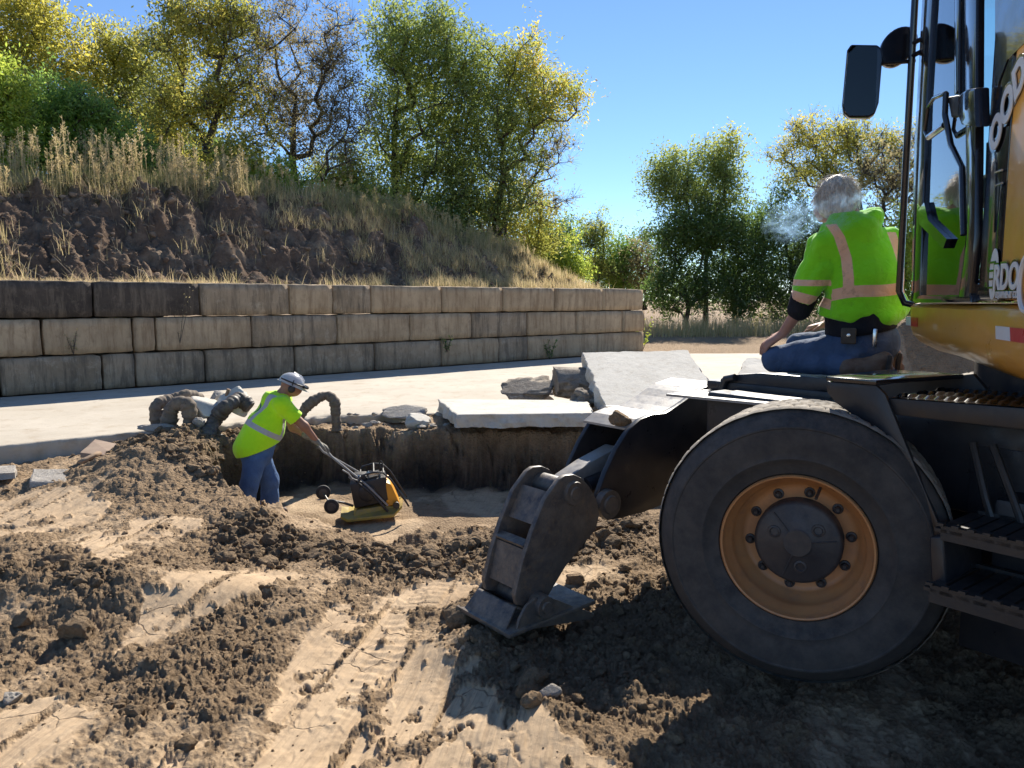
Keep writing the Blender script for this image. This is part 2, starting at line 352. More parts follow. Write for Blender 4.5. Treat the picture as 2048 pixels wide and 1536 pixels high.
def soil_mat():
    m, nt, b, out = newmat('soil'); v = coords(nt, 'Object')
    at = lambda n: N(nt, 'Attribute', attribute_name=n).outputs['Fac']
    n1 = noise(nt, v, 1.3, 8, .65); n2_ = noise(nt, v, 9, 8, .7); n3_ = noise(nt, v, 55, 6, .75)
    loose = mix(nt, vramp(nt, n2_, .35, .65), (.26, .178, .106), (.38, .268, .165))
    loose = mix(nt, vramp(nt, n3_, .5, .72), loose, (.44, .325, .212))
    pack = mix(nt, vramp(nt, n1, .35, .65), (.47, .338, .212), (.56, .415, .268))
    pack = mix(nt, vramp(nt, n2_, .55, .72), pack, (.39, .28, .175))
    k = N(nt, 'Math', operation='ADD'); L(nt, at('packed'), k.inputs[0])
    kk = N(nt, 'Math', operation='MULTIPLY_ADD'); L(nt, n2_, kk.inputs[0]); kk.inputs[1].default_value = 1.0; kk.inputs[2].default_value = -.5
    L(nt, kk.outputs[0], k.inputs[1])
    col = mix(nt, vramp(nt, k.outputs[0], .25, .6), loose, pack)
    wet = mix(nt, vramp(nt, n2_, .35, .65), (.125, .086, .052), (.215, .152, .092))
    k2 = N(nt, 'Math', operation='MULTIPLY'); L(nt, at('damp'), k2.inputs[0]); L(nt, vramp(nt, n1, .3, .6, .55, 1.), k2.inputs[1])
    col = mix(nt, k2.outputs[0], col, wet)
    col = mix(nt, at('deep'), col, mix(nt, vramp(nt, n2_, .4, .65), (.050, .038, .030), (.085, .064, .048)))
    L(nt, col, b.inputs['Base Color']); b.inputs['Roughness'].default_value = .95; b.inputs['Specular IOR Level'].default_value = .15
    vo = N(nt, 'TexVoronoi', Scale=38.); L(nt, v, vo.inputs['Vector'])
    inv = N(nt, 'Math', operation='SUBTRACT'); inv.inputs[0].default_value = 1.; L(nt, at('packed'), inv.inputs[1])
    st = vramp(nt, inv.outputs[0], 0, 1, .14, .8)
    tcs = nt.nodes.new('ShaderNodeTexCoord'); mp1 = nt.nodes.new('ShaderNodeMapping'); mp1.inputs['Rotation'].default_value = (0, 0, math.atan2(E1[0], E1[1])); mp2 = nt.nodes.new('ShaderNodeMapping'); mp2.inputs['Scale'].default_value = (30, 1.2, 1)
    L(nt, tcs.outputs['Object'], mp1.inputs[0]); L(nt, mp1.outputs[0], mp2.inputs[0]); stri = noise(nt, mp2.outputs[0], 1.0, 5, .65)
    sb = N(nt, 'Bump', Distance=.006); L(nt, at('packed'), sb.inputs['Strength']); L(nt, stri, sb.inputs['Height'])
    k4 = N(nt, 'Math', operation='MULTIPLY'); L(nt, vramp(nt, stri, .48, .62), k4.inputs[0]); L(nt, at('packed'), k4.inputs[1]); k5 = N(nt, 'Math', operation='MULTIPLY'); L(nt, k4.outputs[0], k5.inputs[0]); k5.inputs[1].default_value = .45
    cv = coords(nt, 'Object'); cn = N(nt, 'TexNoise', Scale=4., Detail=4.); L(nt, cv, cn.inputs['Vector']); cmx = mix(nt, .12, cv, cn.outputs['Color'])
    cvo = N(nt, 'TexVoronoi', Scale=5.5, feature='DISTANCE_TO_EDGE'); L(nt, cmx, cvo.inputs['Vector']); ck_ = vramp(nt, cvo.outputs['Distance'], .028, .006); ckm = N(nt, 'Math', operation='MULTIPLY'); L(nt, ck_, ckm.inputs[0]); L(nt, vramp(nt, noise(nt, v, 2.3, 3, .6), .54, .62), ckm.inputs[1])
    k6 = N(nt, 'Math', operation='MULTIPLY'); L(nt, ckm.outputs[0], k6.inputs[0]); L(nt, vramp(nt, at('packed'), .2, .5, 0, .6), k6.inputs[1]); cb_ = N(nt, 'Bump', Distance=.012, Strength=.8, invert=True); L(nt, k6.outputs[0], cb_.inputs['Height']); L(nt, cb_.outputs[0], sb.inputs['Normal'])
    col = mix(nt, k6.outputs[0], col, (.15, .10, .062))
    col2 = mix(nt, k5.outputs[0], col, (.29, .205, .13)); L(nt, col2, b.inputs['Base Color'])
    bb = N(nt, 'Bump', Distance=.024); L(nt, sb.outputs[0], bb.inputs['Normal']); L(nt, st, bb.inputs['Strength'])
    hh = N(nt, 'Math', operation='ADD'); L(nt, noise(nt, v, 60, 8, .7), hh.inputs[0]); L(nt, vo.outputs['Distance'], hh.inputs[1]); L(nt, hh.outputs[0], bb.inputs['Height'])
    L(nt, bump(nt, noise(nt, v, 240, 5, .7), .45, .007, bb.outputs[0]), b.inputs['Normal'])
    return m
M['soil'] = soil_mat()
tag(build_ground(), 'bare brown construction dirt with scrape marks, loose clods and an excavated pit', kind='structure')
# ------------------------------------------------------------------ clods
def ico(sub):
    bm = bmesh.new(); bmesh.ops.create_icosphere(bm, subdivisions=sub, radius=1)
    V = np.array([v.co[:] for v in bm.verts]); Fc = np.array([[v.index for v in f.verts] for f in bm.faces]); bm.free(); return V, Fc
ICO = {i: ico(i) for i in (1, 2, 3, 4)}
def lump(sub, seed, amp=.3, f=1.3, sq=.75, cut=0):
    V, Fc = ICO[sub]; o = seed * 13.7; q = V
    d = 1 + amp * n3(q[:, 0] * f + o, q[:, 1] * f, q[:, 2] * f - o) + amp * .5 * n3(q[:, 0] * f * 2.4, q[:, 1] * f * 2.4 + o, q[:, 2] * f * 2.4) + (amp * .3 * n3(q[:, 0] * f * 6, q[:, 1] * f * 6 + o, q[:, 2] * f * 6) if sub > 2 else 0)
    W = V * d[:, None]
    rs = np.random.RandomState(int(seed * 17 + 3))
    for _ in range(cut):                               # flat fracture faces
        n = rs.randn(3); n /= np.linalg.norm(n); c = .45 + .3 * rs.rand(); k = W @ n; e = np.maximum(k - c, 0); W = W - e[:, None] * n * .96
    W[:, 2] *= sq; return W, Fc
def rotm(rs, n):
    a = rs.rand(n) * 2 * PI; b = rs.randn(n) * .5; ca, sa, cb, sb = np.cos(a), np.sin(a), np.cos(b), np.sin(b); R = np.zeros((n, 3, 3))
    R[:, 0, 0] = ca; R[:, 0, 1] = -sa * cb; R[:, 0, 2] = sa * sb; R[:, 1, 0] = sa; R[:, 1, 1] = ca * cb; R[:, 1, 2] = -ca * sb; R[:, 2, 1] = sb; R[:, 2, 2] = cb
    return R
def scatter(name, pts, size, m, sub, nvar=8, amp=.3, smooth=True, sq=.75, cut=0, attrs=None, sink=.3):
    rs = np.random.RandomState(len(pts)); Vs = []; Fs = []; At = []; off = 0
    var = RS.randint(0, nvar, len(pts))
    for k in range(nvar):
        s = var == k; n = s.sum()
        if not n: continue
        W, Fc = lump(sub, k + 1, amp, sq=sq, cut=cut); R = rotm(rs, n)
        X = np.einsum('nij,vj->nvi', R, W) * size[s][:, None, None] + pts[s][:, None, :]
        X[:, :, 2] -= size[s][:, None] * sink * .3
        Vs.append(X.reshape(-1, 3)); Fs.append((Fc[None] + (np.arange(n) * len(W))[:, None, None]).reshape(-1, 3) + off); off += n * len(W)
        if attrs is not None: At.append(np.repeat(attrs[s], len(W)))
    me = npmesh(name, np.concatenate(Vs), np.concatenate(Fs), smooth=smooth)
    if attrs is not None: attr(me, 'damp', np.concatenate(At)); attr(me, 'packed', np.concatenate(At) * 0)
    return link(name, me, m)
def clods():
    rs = np.random.RandomState(5); n = 420000
    r = 1.6 * np.exp(rs.rand(n) * math.log(13 / 1.6)); a = np.radians(-42 + 84 * rs.rand(n)); x = r * np.sin(a); y = r * np.cos(a)
    smo, berm, pit, floor, _ = zones(x, y)
    den = (1 - smo) * (.10 + .95 * berm + .45 * sm(fbm2(x, y, 1.6, 4, .6), -.05, .35)) + .035
    den = np.where(pit > .3, .05 * (1 - floor) + .006, den)
    k = rs.rand(n) < den * .17; x, y, berm, pit, floor = x[k], y[k], berm[k], pit[k], floor[k]; r = np.hypot(x, y); n = len(x)
    s = (.0045 + .0026 * r) * (rs.rand(n) + .02) ** -.5 * (.42 + .85 * berm) * .5
    s = np.minimum(s, .065)
    z = ground_h(x, y); pts = np.stack([x, y, z], 1); dm = np.clip(berm * (.0 + 1.15 * rs.rand(n)) * .85 + pit * .5 + .30 * rs.rand(n) - .05, 0, 1)
    big = s > .020; mid = (s > .0105) & ~big; sml = ~big & ~mid
    print('clods', big.sum(), mid.sum(), sml.sum())
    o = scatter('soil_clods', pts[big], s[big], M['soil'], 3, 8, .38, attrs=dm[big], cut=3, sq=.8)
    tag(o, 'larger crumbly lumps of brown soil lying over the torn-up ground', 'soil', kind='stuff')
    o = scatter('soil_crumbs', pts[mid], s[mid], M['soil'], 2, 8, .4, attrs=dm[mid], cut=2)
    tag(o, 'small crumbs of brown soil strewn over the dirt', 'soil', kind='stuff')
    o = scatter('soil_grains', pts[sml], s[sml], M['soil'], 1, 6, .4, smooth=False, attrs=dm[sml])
    tag(o, 'fine loose grains of soil and grit sprinkled on the dirt', 'soil', kind='stuff')
clods()
# ================================================================== ROAD
def concrete_mat(name, c1, c2, c3, scale=1.2, stain=None, bs=.35):
    m, nt, b, out = newmat(name); v = coords(nt)
    col = mix(nt, vramp(nt, noise(nt, v, scale, 10, .7, .3), .36, .64), c1, c2)
    col = mix(nt, vramp(nt, noise(nt, v, scale * 4.3, 10, .75), .52, .72), col, c3)
    vs = coords(nt, 'Object', (1, 1, .12))
    if stain: col = mix(nt, vramp(nt, noise(nt, vs, 8, 8, .75), .47, .62, 0, .8), col, stain)
    col = mix(nt, vramp(nt, noise(nt, v, 130, 4, .8), .60, .75, 0, .5), col, tuple(q * .55 for q in c1))
    L(nt, col, b.inputs['Base Color']); b.inputs['Roughness'].default_value = .88; b.inputs['Specular IOR Level'].default_value = .3
    L(nt, bump(nt, noise(nt, v, 45, 10, .75), bs, .012, bump(nt, noise(nt, v, 9, 6, .7), bs, .03)), b.inputs['Normal'])
    return m
M['road'] = concrete_mat('road_concrete', (.45, .395, .315), (.54, .48, .39), (.36, .285, .20), .7, bs=.2)
M['slab'] = concrete_mat('slab_concrete', (.50, .47, .41), (.60, .57, .50), (.38, .33, .265), 2.0, bs=.3)
M['rubble'] = concrete_mat('rubble_concrete', (.32, .29, .25), (.45, .41, .36), (.24, .19, .145), 4, bs=1.)
M['rubble_dark'] = concrete_mat('dirty_rubble', (.20, .165, .13), (.34, .295, .24), (.13, .10, .075), 5, bs=1.)
M['block'] = concrete_mat('block_concrete', (.36, .265, .165), (.50, .375, .24), (.27, .195, .12), 1.3, (.24, .165, .10), .45)
M['block_pale'] = concrete_mat('pale_block_concrete', (.50, .42, .32), (.56, .48, .37), (.40, .325, .235), 1.5, (.26, .20, .145), .45)
M['block_dark'] = concrete_mat('stained_block_concrete', (.045, .036, .030), (.085, .068, .054), (.16, .128, .098), 1.6, (.17, .135, .10), .4)
M['block_mottled'] = concrete_mat('mottled_block_concrete', (.24, .178, .115), (.38, .29, .195), (.47, .385, .28), 1.1, (.12, .095, .07), .45)
W0 = np.array([-7.9, 11.85]); WD = np.array([.7524, .6587]); WN = np.array([-.6587, .7524])
def wp(s, t, z=0): return Vector((W0[0] + WD[0] * s + WN[0] * t, W0[1] + WD[1] * s + WN[1] * t, z))
def build_road():
    near = [(-14, 1.6), (-8.6, 5.4), (-5.3, 7.84), (-4.19, 8.79), (-3.3, 9.45), (-2.6, 9.85), (-1.9, 10.05), (-1.2, 10.15), (1, 10.25), (3.2, 10.5), (7.5, 11.2), (14, 12.5), (40, 20)]
    # resample and roughen the broken edge
    pts = []
    for (a, b) in zip(near, near[1:]):
        n = max(2, int(math.dist(a, b) / .04));
        for i in range(n): pts.append((a[0] + (b[0] - a[0]) * i / n, a[1] + (b[1] - a[1]) * i / n))
    pts.append(near[-1]); q = np.array(pts)
    j = .10 * fbm2(q[:, 0], q[:, 1], 1.8, 5, .6) * sm(q[:, 0], -5.4, -3.4) + .012 * fbm2(q[:, 0], q[:, 1], 9, 3); q[:, 1] += j
    far = [tuple(wp(-12, -.02)[:2]), tuple(wp(16.2, -.02)[:2]), (5.0, 21.6), (46, 24)]
    n = len(q); fl = [math.dist(far[i], far[i + 1]) for i in range(3)]; T = sum(fl); FP = []
    for i in range(n):
        d = T * i / (n - 1); k = 0
        while k < 2 and d > fl[k]: d -= fl[k]; k += 1
        t = d / fl[k]; FP.append((far[k][0] + (far[k + 1][0] - far[k][0]) * t, far[k][1] + (far[k + 1][1] - far[k][1]) * t))
    FP = np.array(FP); rows = [0, .004, .012, .03, .07, .14, .25, .4, .6, .8, 1]; V = []
    dz = .03 * np.abs(fbm2(q[:, 0], q[:, 1], 3, 4, .6)) * sm(q[:, 0], -5, -3)
    V.append(np.stack([q[:, 0], q[:, 1] + .0 * dz, np.full(n, -.5)], 1))
    for i_, zz in enumerate((-.13, -.08, -.03)):
        jj = .03 * fbm2(q[:, 0], q[:, 1] + i_ * 3.3, 8, 4, .7); V.append(np.stack([q[:, 0], q[:, 1] + jj, np.full(n, zz)], 1))
    for k, t in enumerate(rows):
        X = q * (1 - t) + FP * t; z = -.012 * (k == 0) - dz * (k < 2) + .004 * fbm2(X[:, 0], X[:, 1], .8, 3); V.append(np.stack([X[:, 0], X[:, 1] + (.01 if k == 0 else 0), z], 1))
    V = np.concatenate(V); R = 4 + len(rows); i = np.arange(R - 1)[:, None] * n; jx = np.arange(n - 1)[None]
    f = np.stack([i + jx, i + jx + 1, i + n + jx + 1, i + n + jx], -1).reshape(-1, 4)
    me = npmesh('road', V, f, smooth=False)
    return tag(link('road', me, M['road']), 'pale dusty concrete road strip with a broken near edge', kind='structure')
build_road()
# ================================================================== BLOCK WALL
def rough_block(mb, o, ax, dims, seed, r=.035, chip=.012):
    """a cast block with worn corners: subdivided box, rounded, roughened"""
    rs = random.Random(seed); n = [max(3, int(d / .13)) for d in dims]; base = len(mb[0]); V, Fq = mb; idx = {}
    dims = np.array(dims)
    def vid(i, j, k):
        key = (i, j, k)
        if key not in idx:
            p = np.array([i / n[0], j / n[1], k / n[2]]) * dims
            c = np.clip(p, r, dims - r); d = p - c; l = np.linalg.norm(d)
            if l > 1e-6: p = c + d / l * min(l, r)
            q = p + seed * 3.1
            p = p + chip * np.array([n3(*(np.array([[q[0] * 5 + e], [q[1] * 5], [q[2] * 5 - e]])))[0] for e in (0, 40, 80)])
            w_ = o + ax[0] * p[0] + ax[1] * p[1] + ax[2] * p[2]; idx[key] = len(V); V.append(tuple(w_))
        return idx[key]
    for (a, b, c) in ((0, 1, 2), (1, 2, 0), (2, 0, 1)):
        for side in (0, 1):
            for i in range(n[a]):
                for j in range(n[b]):
                    qd = []
                    for (di, dj) in ((0, 0), (1, 0), (1, 1), (0, 1)):
                        t = [0, 0, 0]; t[a] = i + di; t[b] = j + dj; t[c] = n[c] * side; qd.append(vid(*t))
                    Fq.append(qd if side else qd[::-1])
def block_obj(name, o, ax, dims, seed, m, parent, r=.035, chip=.012):
    mb = ([], []); rough_block(mb, np.array(o, float), [np.array(a, float) for a in ax], dims, seed, r, chip)
    me = npmesh(name, np.array(mb[0]), np.array(mb[1]), smooth=True)
    return link(name, me, m, parent)
def s_of(px):
    r = (px - 1024) / F / CT; return (-W0[0] + W0[1] * r) / (WD[0] - WD[1] * r)
wallt = thing('block_wall', 'long retaining wall of three courses of weathered concrete blocks beside the concrete road', 'retaining wall', (0, 0, 0))
axw = [np.array([WD[0], WD[1], 0]), np.array([WN[0], WN[1], 0]), np.array([0, 0, 1.])]
J = [([-9, -5.6, -3.7, -1.9] + [s_of(p) for p in (0, 207, 273, 413, 593, 752, 884, 998, 1056, 1195, 1288)], 'mmmmmmmmmmbmbbb'),
     ([-9, -6.2, -4.3, -2.5, -.75] + [s_of(p) for p in (92, 273, 318, 508, 678, 822, 946, 1056, 1154, 1244, 1288)], 'bmbmbbbbmbbmbbbb'),
     ([-9, -5.4, -3.6, -1.9] + [s_of(p) for p in (-2, 198, 408, 585, 672, 748, 888, 1008, 1110, 1205, 1285)], 'ddddddmbmbbbbb')]
HB = .605; sd_ = 1
for c_, (js, ms) in enumerate(J):
    for i, (a, b) in enumerate(zip(js, js[1:])):
        if b - a < .05: continue
        g = .012; jit = .02 * math.sin(sd_ * 7.3)
        k = ms[min(i, len(ms) - 1)]; m = {'m': 'block_mottled', 'b': 'block', 'p': 'block_pale', 'd': 'block_dark'}[k]
        o = wp(a + g, jit + .01 * c_, c_ * HB + .006); block_obj('concrete_block', o, axw, (b - a - 2 * g, .60, HB - .014), sd_, M[m], wallt, .04, .018); sd_ += 1
SE = s_of(1288)
for c_ in range(3):                        # the return at the far end, going back
    for i, t0 in enumerate((.63, 1.55, 3.4)):
        o = wp(SE - .60 + .04 * c_, t0 + (.3 if c_ == 1 else 0), c_ * HB + .006)
        block_obj('concrete_block', o, axw, (.60, (.9, 1.8, 1.8)[i] - .02 if not (c_ == 1 and i == 0) else .9, HB - .03), sd_, M['block'], wallt); sd_ += 1
# ================================================================== HILL BEHIND THE WALL
def hill_h(s, t):
    H = np.interp(s, [-30, -8, .8, 4, 8, 12.1, 15.2, 18.8, 21.5, 24], [3.6, 3.8, 3.95, 4.3, 4.35, 3.85, 2.95, 2.25, 1.3, -.3])
    prof = np.interp(t, [0, .6, 1.7, 2.2, 3.2, 4.6, 6.0, 9, 14, 22, 34], [0, .0, .02, .10, .42, .80, 1.0, 1.03, .95, .8, -.6])
    z = 1.70 + (H - 1.70) * prof
    cap = 1.72 + np.maximum(t - .6, 0) * 3
    z = np.minimum(z, np.where(s > 14, np.maximum(cap, 1.7), 99))
    w_ = sm(t, 1.6, 2.6)
    gul = np.abs(fbm2(s, t * .45, .75, 4, .6))
    z = z + w_ * (sm(-t, -7.5, -5.5) * (.45 * (gul - .3) + .22 * (np.abs(fbm2(s, t, 1.6, 4, .55)) - .25)) + .10 * fbm2(s, t, 1.5, 4, .6)) + .03 * fbm2(s, t, 3.5, 4, .6)
    d = s - (SE - .35 + .35 * np.clip(t - 5.4, 0, 30))
    return z - np.maximum(d, 0) * 1.9 * sm(d, 0, .5) - (s > SE - .1) * sm(-t, -5.2, -5.0) * 3
def build_hill():
    s = np.concatenate([np.linspace(-34, -6, 60)[:-1], np.linspace(-6, 25, 700)]); t = np.concatenate([np.linspace(.45, 8, 300)[:-1], np.linspace(8, 40, 80)])
    S, T = np.meshgrid(s, t); S = S.ravel(); T = T.ravel(); z = hill_h(S, T)
    X = W0[0] + WD[0] * S + WN[0] * T; Y = W0[1] + WD[1] * S + WN[1] * T; n = len(s)
    i = np.arange(len(t) - 1)[:, None] * n; j = np.arange(n - 1)[None]; f = np.stack([i + j, i + j + 1, i + n + j + 1, i + n + j], -1).reshape(-1, 4)
    zc = z[f].max(axis=1); f = f[zc > -.35]
    me = npmesh('hill', np.stack([X, Y, z], 1), f, smooth=True)
    gr = sm(T + .5 * fbm2(S, T, 1.2, 3), 4.6 - .0 * S, 5.6) + sm(S, 11, 16) * sm(T, 2.4, 3.5); attr(me, 'grassy', np.clip(gr, 0, 1))
    m, nt, b, out = newmat('hill_soil'); v = coords(nt)
    n1 = noise(nt, v, 1.1, 8, .7); n2_ = noise(nt, v, 7, 8, .75)
    col = mix(nt, vramp(nt, n2_, .35, .65), (.17, .115, .08), (.29, .20, .138)); col = mix(nt, vramp(nt, n1, .5, .65), col, (.40, .295, .20))
    gc = mix(nt, vramp(nt, n2_, .35, .65), (.10, .095, .04), (.19, .16, .08))
    col = mix(nt, N(nt, 'Attribute', attribute_name='grassy').outputs['Fac'], col, gc); L(nt, col, b.inputs['Base Color']); b.inputs['Roughness'].default_value = 1; b.inputs['Specular IOR Level'].default_value = .1
    L(nt, bump(nt, noise(nt, v, 9, 10, .8), 1., .12), b.inputs['Normal'])
    return tag(link('hill', me, m), 'dark eroded soil bank rising behind the block wall', kind='structure')
build_hill()
def onhill(s, t): return wp(s, t, float(hill_h(np.array([s]), np.array([t]))[0]))
# ================================================================== SLABS, RUBBLE
def slab(name, label, cat, corners, thick, seed, m, rough=.02, down=(0, 0, -1), group=None):
    """broken concrete slab: 4 top corners, thickness along down, subdivided with ragged sides"""
    c = [np.array(p, float) for p in corners]; V = []; Fq = []; nu = max(6, int(np.linalg.norm(c[1] - c[0]) / .035)); nv = max(6, int(np.linalg.norm(c[3] - c[0]) / .035)); dn = np.array(down, float) * thick
    cen = sum(c) / 4; W_ = []
    rings = []
    for k, (dd, inset) in enumerate(((0, .012), (.04, .0), (.3, .0), (.6, .0), (.96, .0), (1, .03))):
        ring = []
        for side in range(4):
            a, b = c[side], c[(side + 1) % 4]; n = nu if side % 2 == 0 else nv
            for i in range(n):
                p = a + (b - a) * i / n + dn * dd; out = p - cen; out = out / np.linalg.norm(out)
                q = p * 5 + seed; j = float(n3(np.array([q[0]]), np.array([q[1]]), np.array([q[2]]))[0]); q = q * 3.1; j2 = float(n3(np.array([q[0]]), np.array([q[1]]), np.array([q[2]]))[0])
                amp = rough * (.45 if k < 2 else 1.)
                ring.append(p + out * (amp * (j * 1.6 + .7 * j2) - inset))
        rings.append(ring)
    n = len(rings[0]); V = [p for r_ in rings for p in r_]
    for k in range(len(rings) - 1):
        for i in range(n): Fq.append([k * n + i, k * n + (i + 1) % n, (k + 1) * n + (i + 1) % n, (k + 1) * n + i])
    me = bpy.data.meshes.new(name); me.from_pydata([tuple(p) for p in V], [], Fq + [list(range(n))[::-1], list(range((len(rings) - 1) * n, len(rings) * n))]); me.update()
    bm = bmesh.new(); bm.from_mesh(me); bmesh.ops.recalc_face_normals(bm, faces=bm.faces); bm.to_mesh(me); bm.free()
    return tag(link(name, me, m), label, cat, group)
fy = 9.75
slab('concrete_slab', 'flat broken concrete slab lying level on the edge of the excavated pit', 'concrete slab',
     [P(915, 829, 8.86), P(1186, 826, 8.88), P(1175, 800, 10.2), P(875, 798, 10.3)], .165, 3, M['slab'], .035)
tA, tB, tD = P(1212, 818, 9.3), P(1452, 812, 9.3), P(1165, 705, 11.3); tC = tD + (tB - tA) * 1.02 + Vector((.05, 0, 0))
nn = -((tB - tA).cross(tD - tA)).normalized()
slab('concrete_slab', 'big pale concrete slab tilted up on rubble behind the stabilizer leg', 'concrete slab', [tA, tB, tC, tD], .22, 9, M['slab'], .05, tuple(nn))
slab('concrete_slab', 'small grey slab fragment leaning beside the kneeling man\'s knee', 'concrete slab', [P(1476, 748, 11.2), P(1560, 752, 11.2), P(1560, 722, 11.9), P(1492, 714, 11.9)], .16, 12, M['slab'], .04)
def rock(name, label, cat, px, py, Y, size, seed, m, sq=.75, cut=5, group=None, ax=(1, 1, 1), sub=4, amp=.3, rot=0):
    W, Fc = lump(sub, seed, amp if 'dirty' not in m.name else .5, 1.1 if 'dirty' not in m.name else 1.9, sq, cut); W = W * np.array(ax) * size; cr, sr = math.cos(rot), math.sin(rot)
    W = np.stack([W[:, 0] * cr - W[:, 1] * sr, W[:, 0] * sr + W[:, 1] * cr, W[:, 2]], 1)
    me = npmesh(name, W, Fc, smooth=False); o = link(name, me, m)
    o.location = P(px, py, Y); return tag(o, label, cat, group)
rg = 'broken concrete and rock along the pit edge'
rock('rock', 'jagged grey concrete chunk left of the tilted slab', 'rubble', 1058, 782, 11.2, .40, 21, M['rubble_dark'], .6, 4, rg, (1.2, .8, .8))
rock('rock', 'tall dark dirt-covered chunk propping up the tilted slab', 'rubble', 1148, 762, 11.0, .50, 22, M['rubble_dark'], .8, 4, rg, (1.0, .7, .85))
rock('rock', 'low dirty stone under the near corner of the tilted slab', 'rubble', 1172, 800, 10.3, .22, 23, M['rubble_dark'], .7, 5, rg)
rock('rock', 'rounded pale stone in the dirt left of the flat slab', 'rubble', 836, 842, 9.6, .16, 24, M['slab'], .7, 4, rg)
rock('rock', 'wide broken piece of road concrete behind the rounded pale stone', 'rubble', 812, 828, 10.1, .24, 25, M['rubble'], .5, 5, rg, (1.5, .8, .8))
rock('rock', 'upright white concrete chunk on top of the rubble pile behind the worker', 'rubble', 470, 805, 9.1, .20, 26, M['slab'], 1.0, 6, rg)
rock('rock', 'whitish concrete chunk between the curled hoses', 'rubble', 412, 818, 8.9, .21, 27, M['slab'], .8, 6, rg)
rock('rock', 'small round stone at the foot of the curled hoses', 'rubble', 398, 846, 8.6, .07, 28, M['rubble'], .9, 3, rg)
rock('rock', 'pale angular chunk half buried in the dark pit bank', 'rubble', 332, 890, 7.9, .15, 29, M['slab'], .7, 5, rg, (1.3, 1, .8))
rock('rock', 'small white stone in the dark bank above the pit', 'rubble', 377, 891, 7.9, .065, 30, M['slab'], .9, 3, rg)
rock('rock', 'long low stone left of the hose cluster', 'rubble', 318, 855, 8.5, .12, 31, M['rubble'], .5, 4, rg, (1.8, .8, .8))
rock('rock', 'rusty broken chunk beside the upright white concrete', 'rubble', 432, 800, 9.3, .14, 32, M['rubble'], .8, 5, rg)
def plank(name, label, cat, a, b, wd, th, m, seed):
    a = Vector(a); b = Vector(b); x = (b - a).normalized(); y = Vector((0, 0, 1)).cross(x).normalized(); z = x.cross(y)
    return block_obj2(name, label, cat, a - y * wd / 2, (x, y, z), ((b - a).length, wd, th), seed, m)
def block_obj2(name, label, cat, o, ax, dims, seed, m, group=None):
    mb = ([], []); rough_block(mb, np.array(o, float), [np.array(a, float) for a in ax], dims, seed, min(dims) * .2, min(dims) * .12)
    return tag(link(name, npmesh(name, np.array(mb[0]), np.array(mb[1]), smooth=True), m), label, cat, group)
M['wood'] = surf('weathered_wood', (.24, .15, .09), (.34, .22, .13), 9, .9, .5, 40, dust=.5)
M['brick_slab'] = surf('brown_stone', (.22, .15, .11), (.30, .21, .155), 6, .9, .5, 40, dust=.5)
def flat(name, label, cat, pxs, Y, th, seed, m):
    pts = [P(px, py, y) for (px, py), y in zip(pxs, Y)]; nrm = -((pts[1] - pts[0]).cross(pts[3] - pts[0])).normalized()
    return slab(name, label, cat, pts, th, seed, m, .012, tuple(nrm))
flat('broken_slab', 'brown flat slab fragment sloping on the dirt pile beside the road kerb', 'rubble', [(160, 905), (236, 912), (262, 893), (190, 878)], (7.3, 7.2, 7.7, 7.8), .05, 41, M['brick_slab'])
flat('broken_slab', 'dirty slab fragment sliding down into the pit behind the worker', 'rubble', [(312, 935), (350, 962), (382, 944), (330, 918)], (6.9, 6.75, 7.1, 7.3), .05, 42, M['brick_slab'])
slab('broken_slab', 'pale worn concrete lump at the foot of the road kerb on the left', 'rubble', [P(62, 962, 6.6), P(130, 965, 6.6), P(140, 938, 6.95), P(66, 937, 6.95)], .14, 43, M['rubble'], .03)
slab('broken_slab', 'thin grey slab piece flat on the dirt at the left edge of the picture', 'rubble', [P(-30, 948, 6.9), P(30, 945, 6.9), P(30, 930, 7.3), P(-20, 932, 7.3)], .06, 44, M['rubble'], .02)
plank('plank', 'short splintered wooden board resting on the dirt pile', 'board', P(160, 928, 7.0), P(200, 908, 7.2), .06, .03, M['wood'], 45)
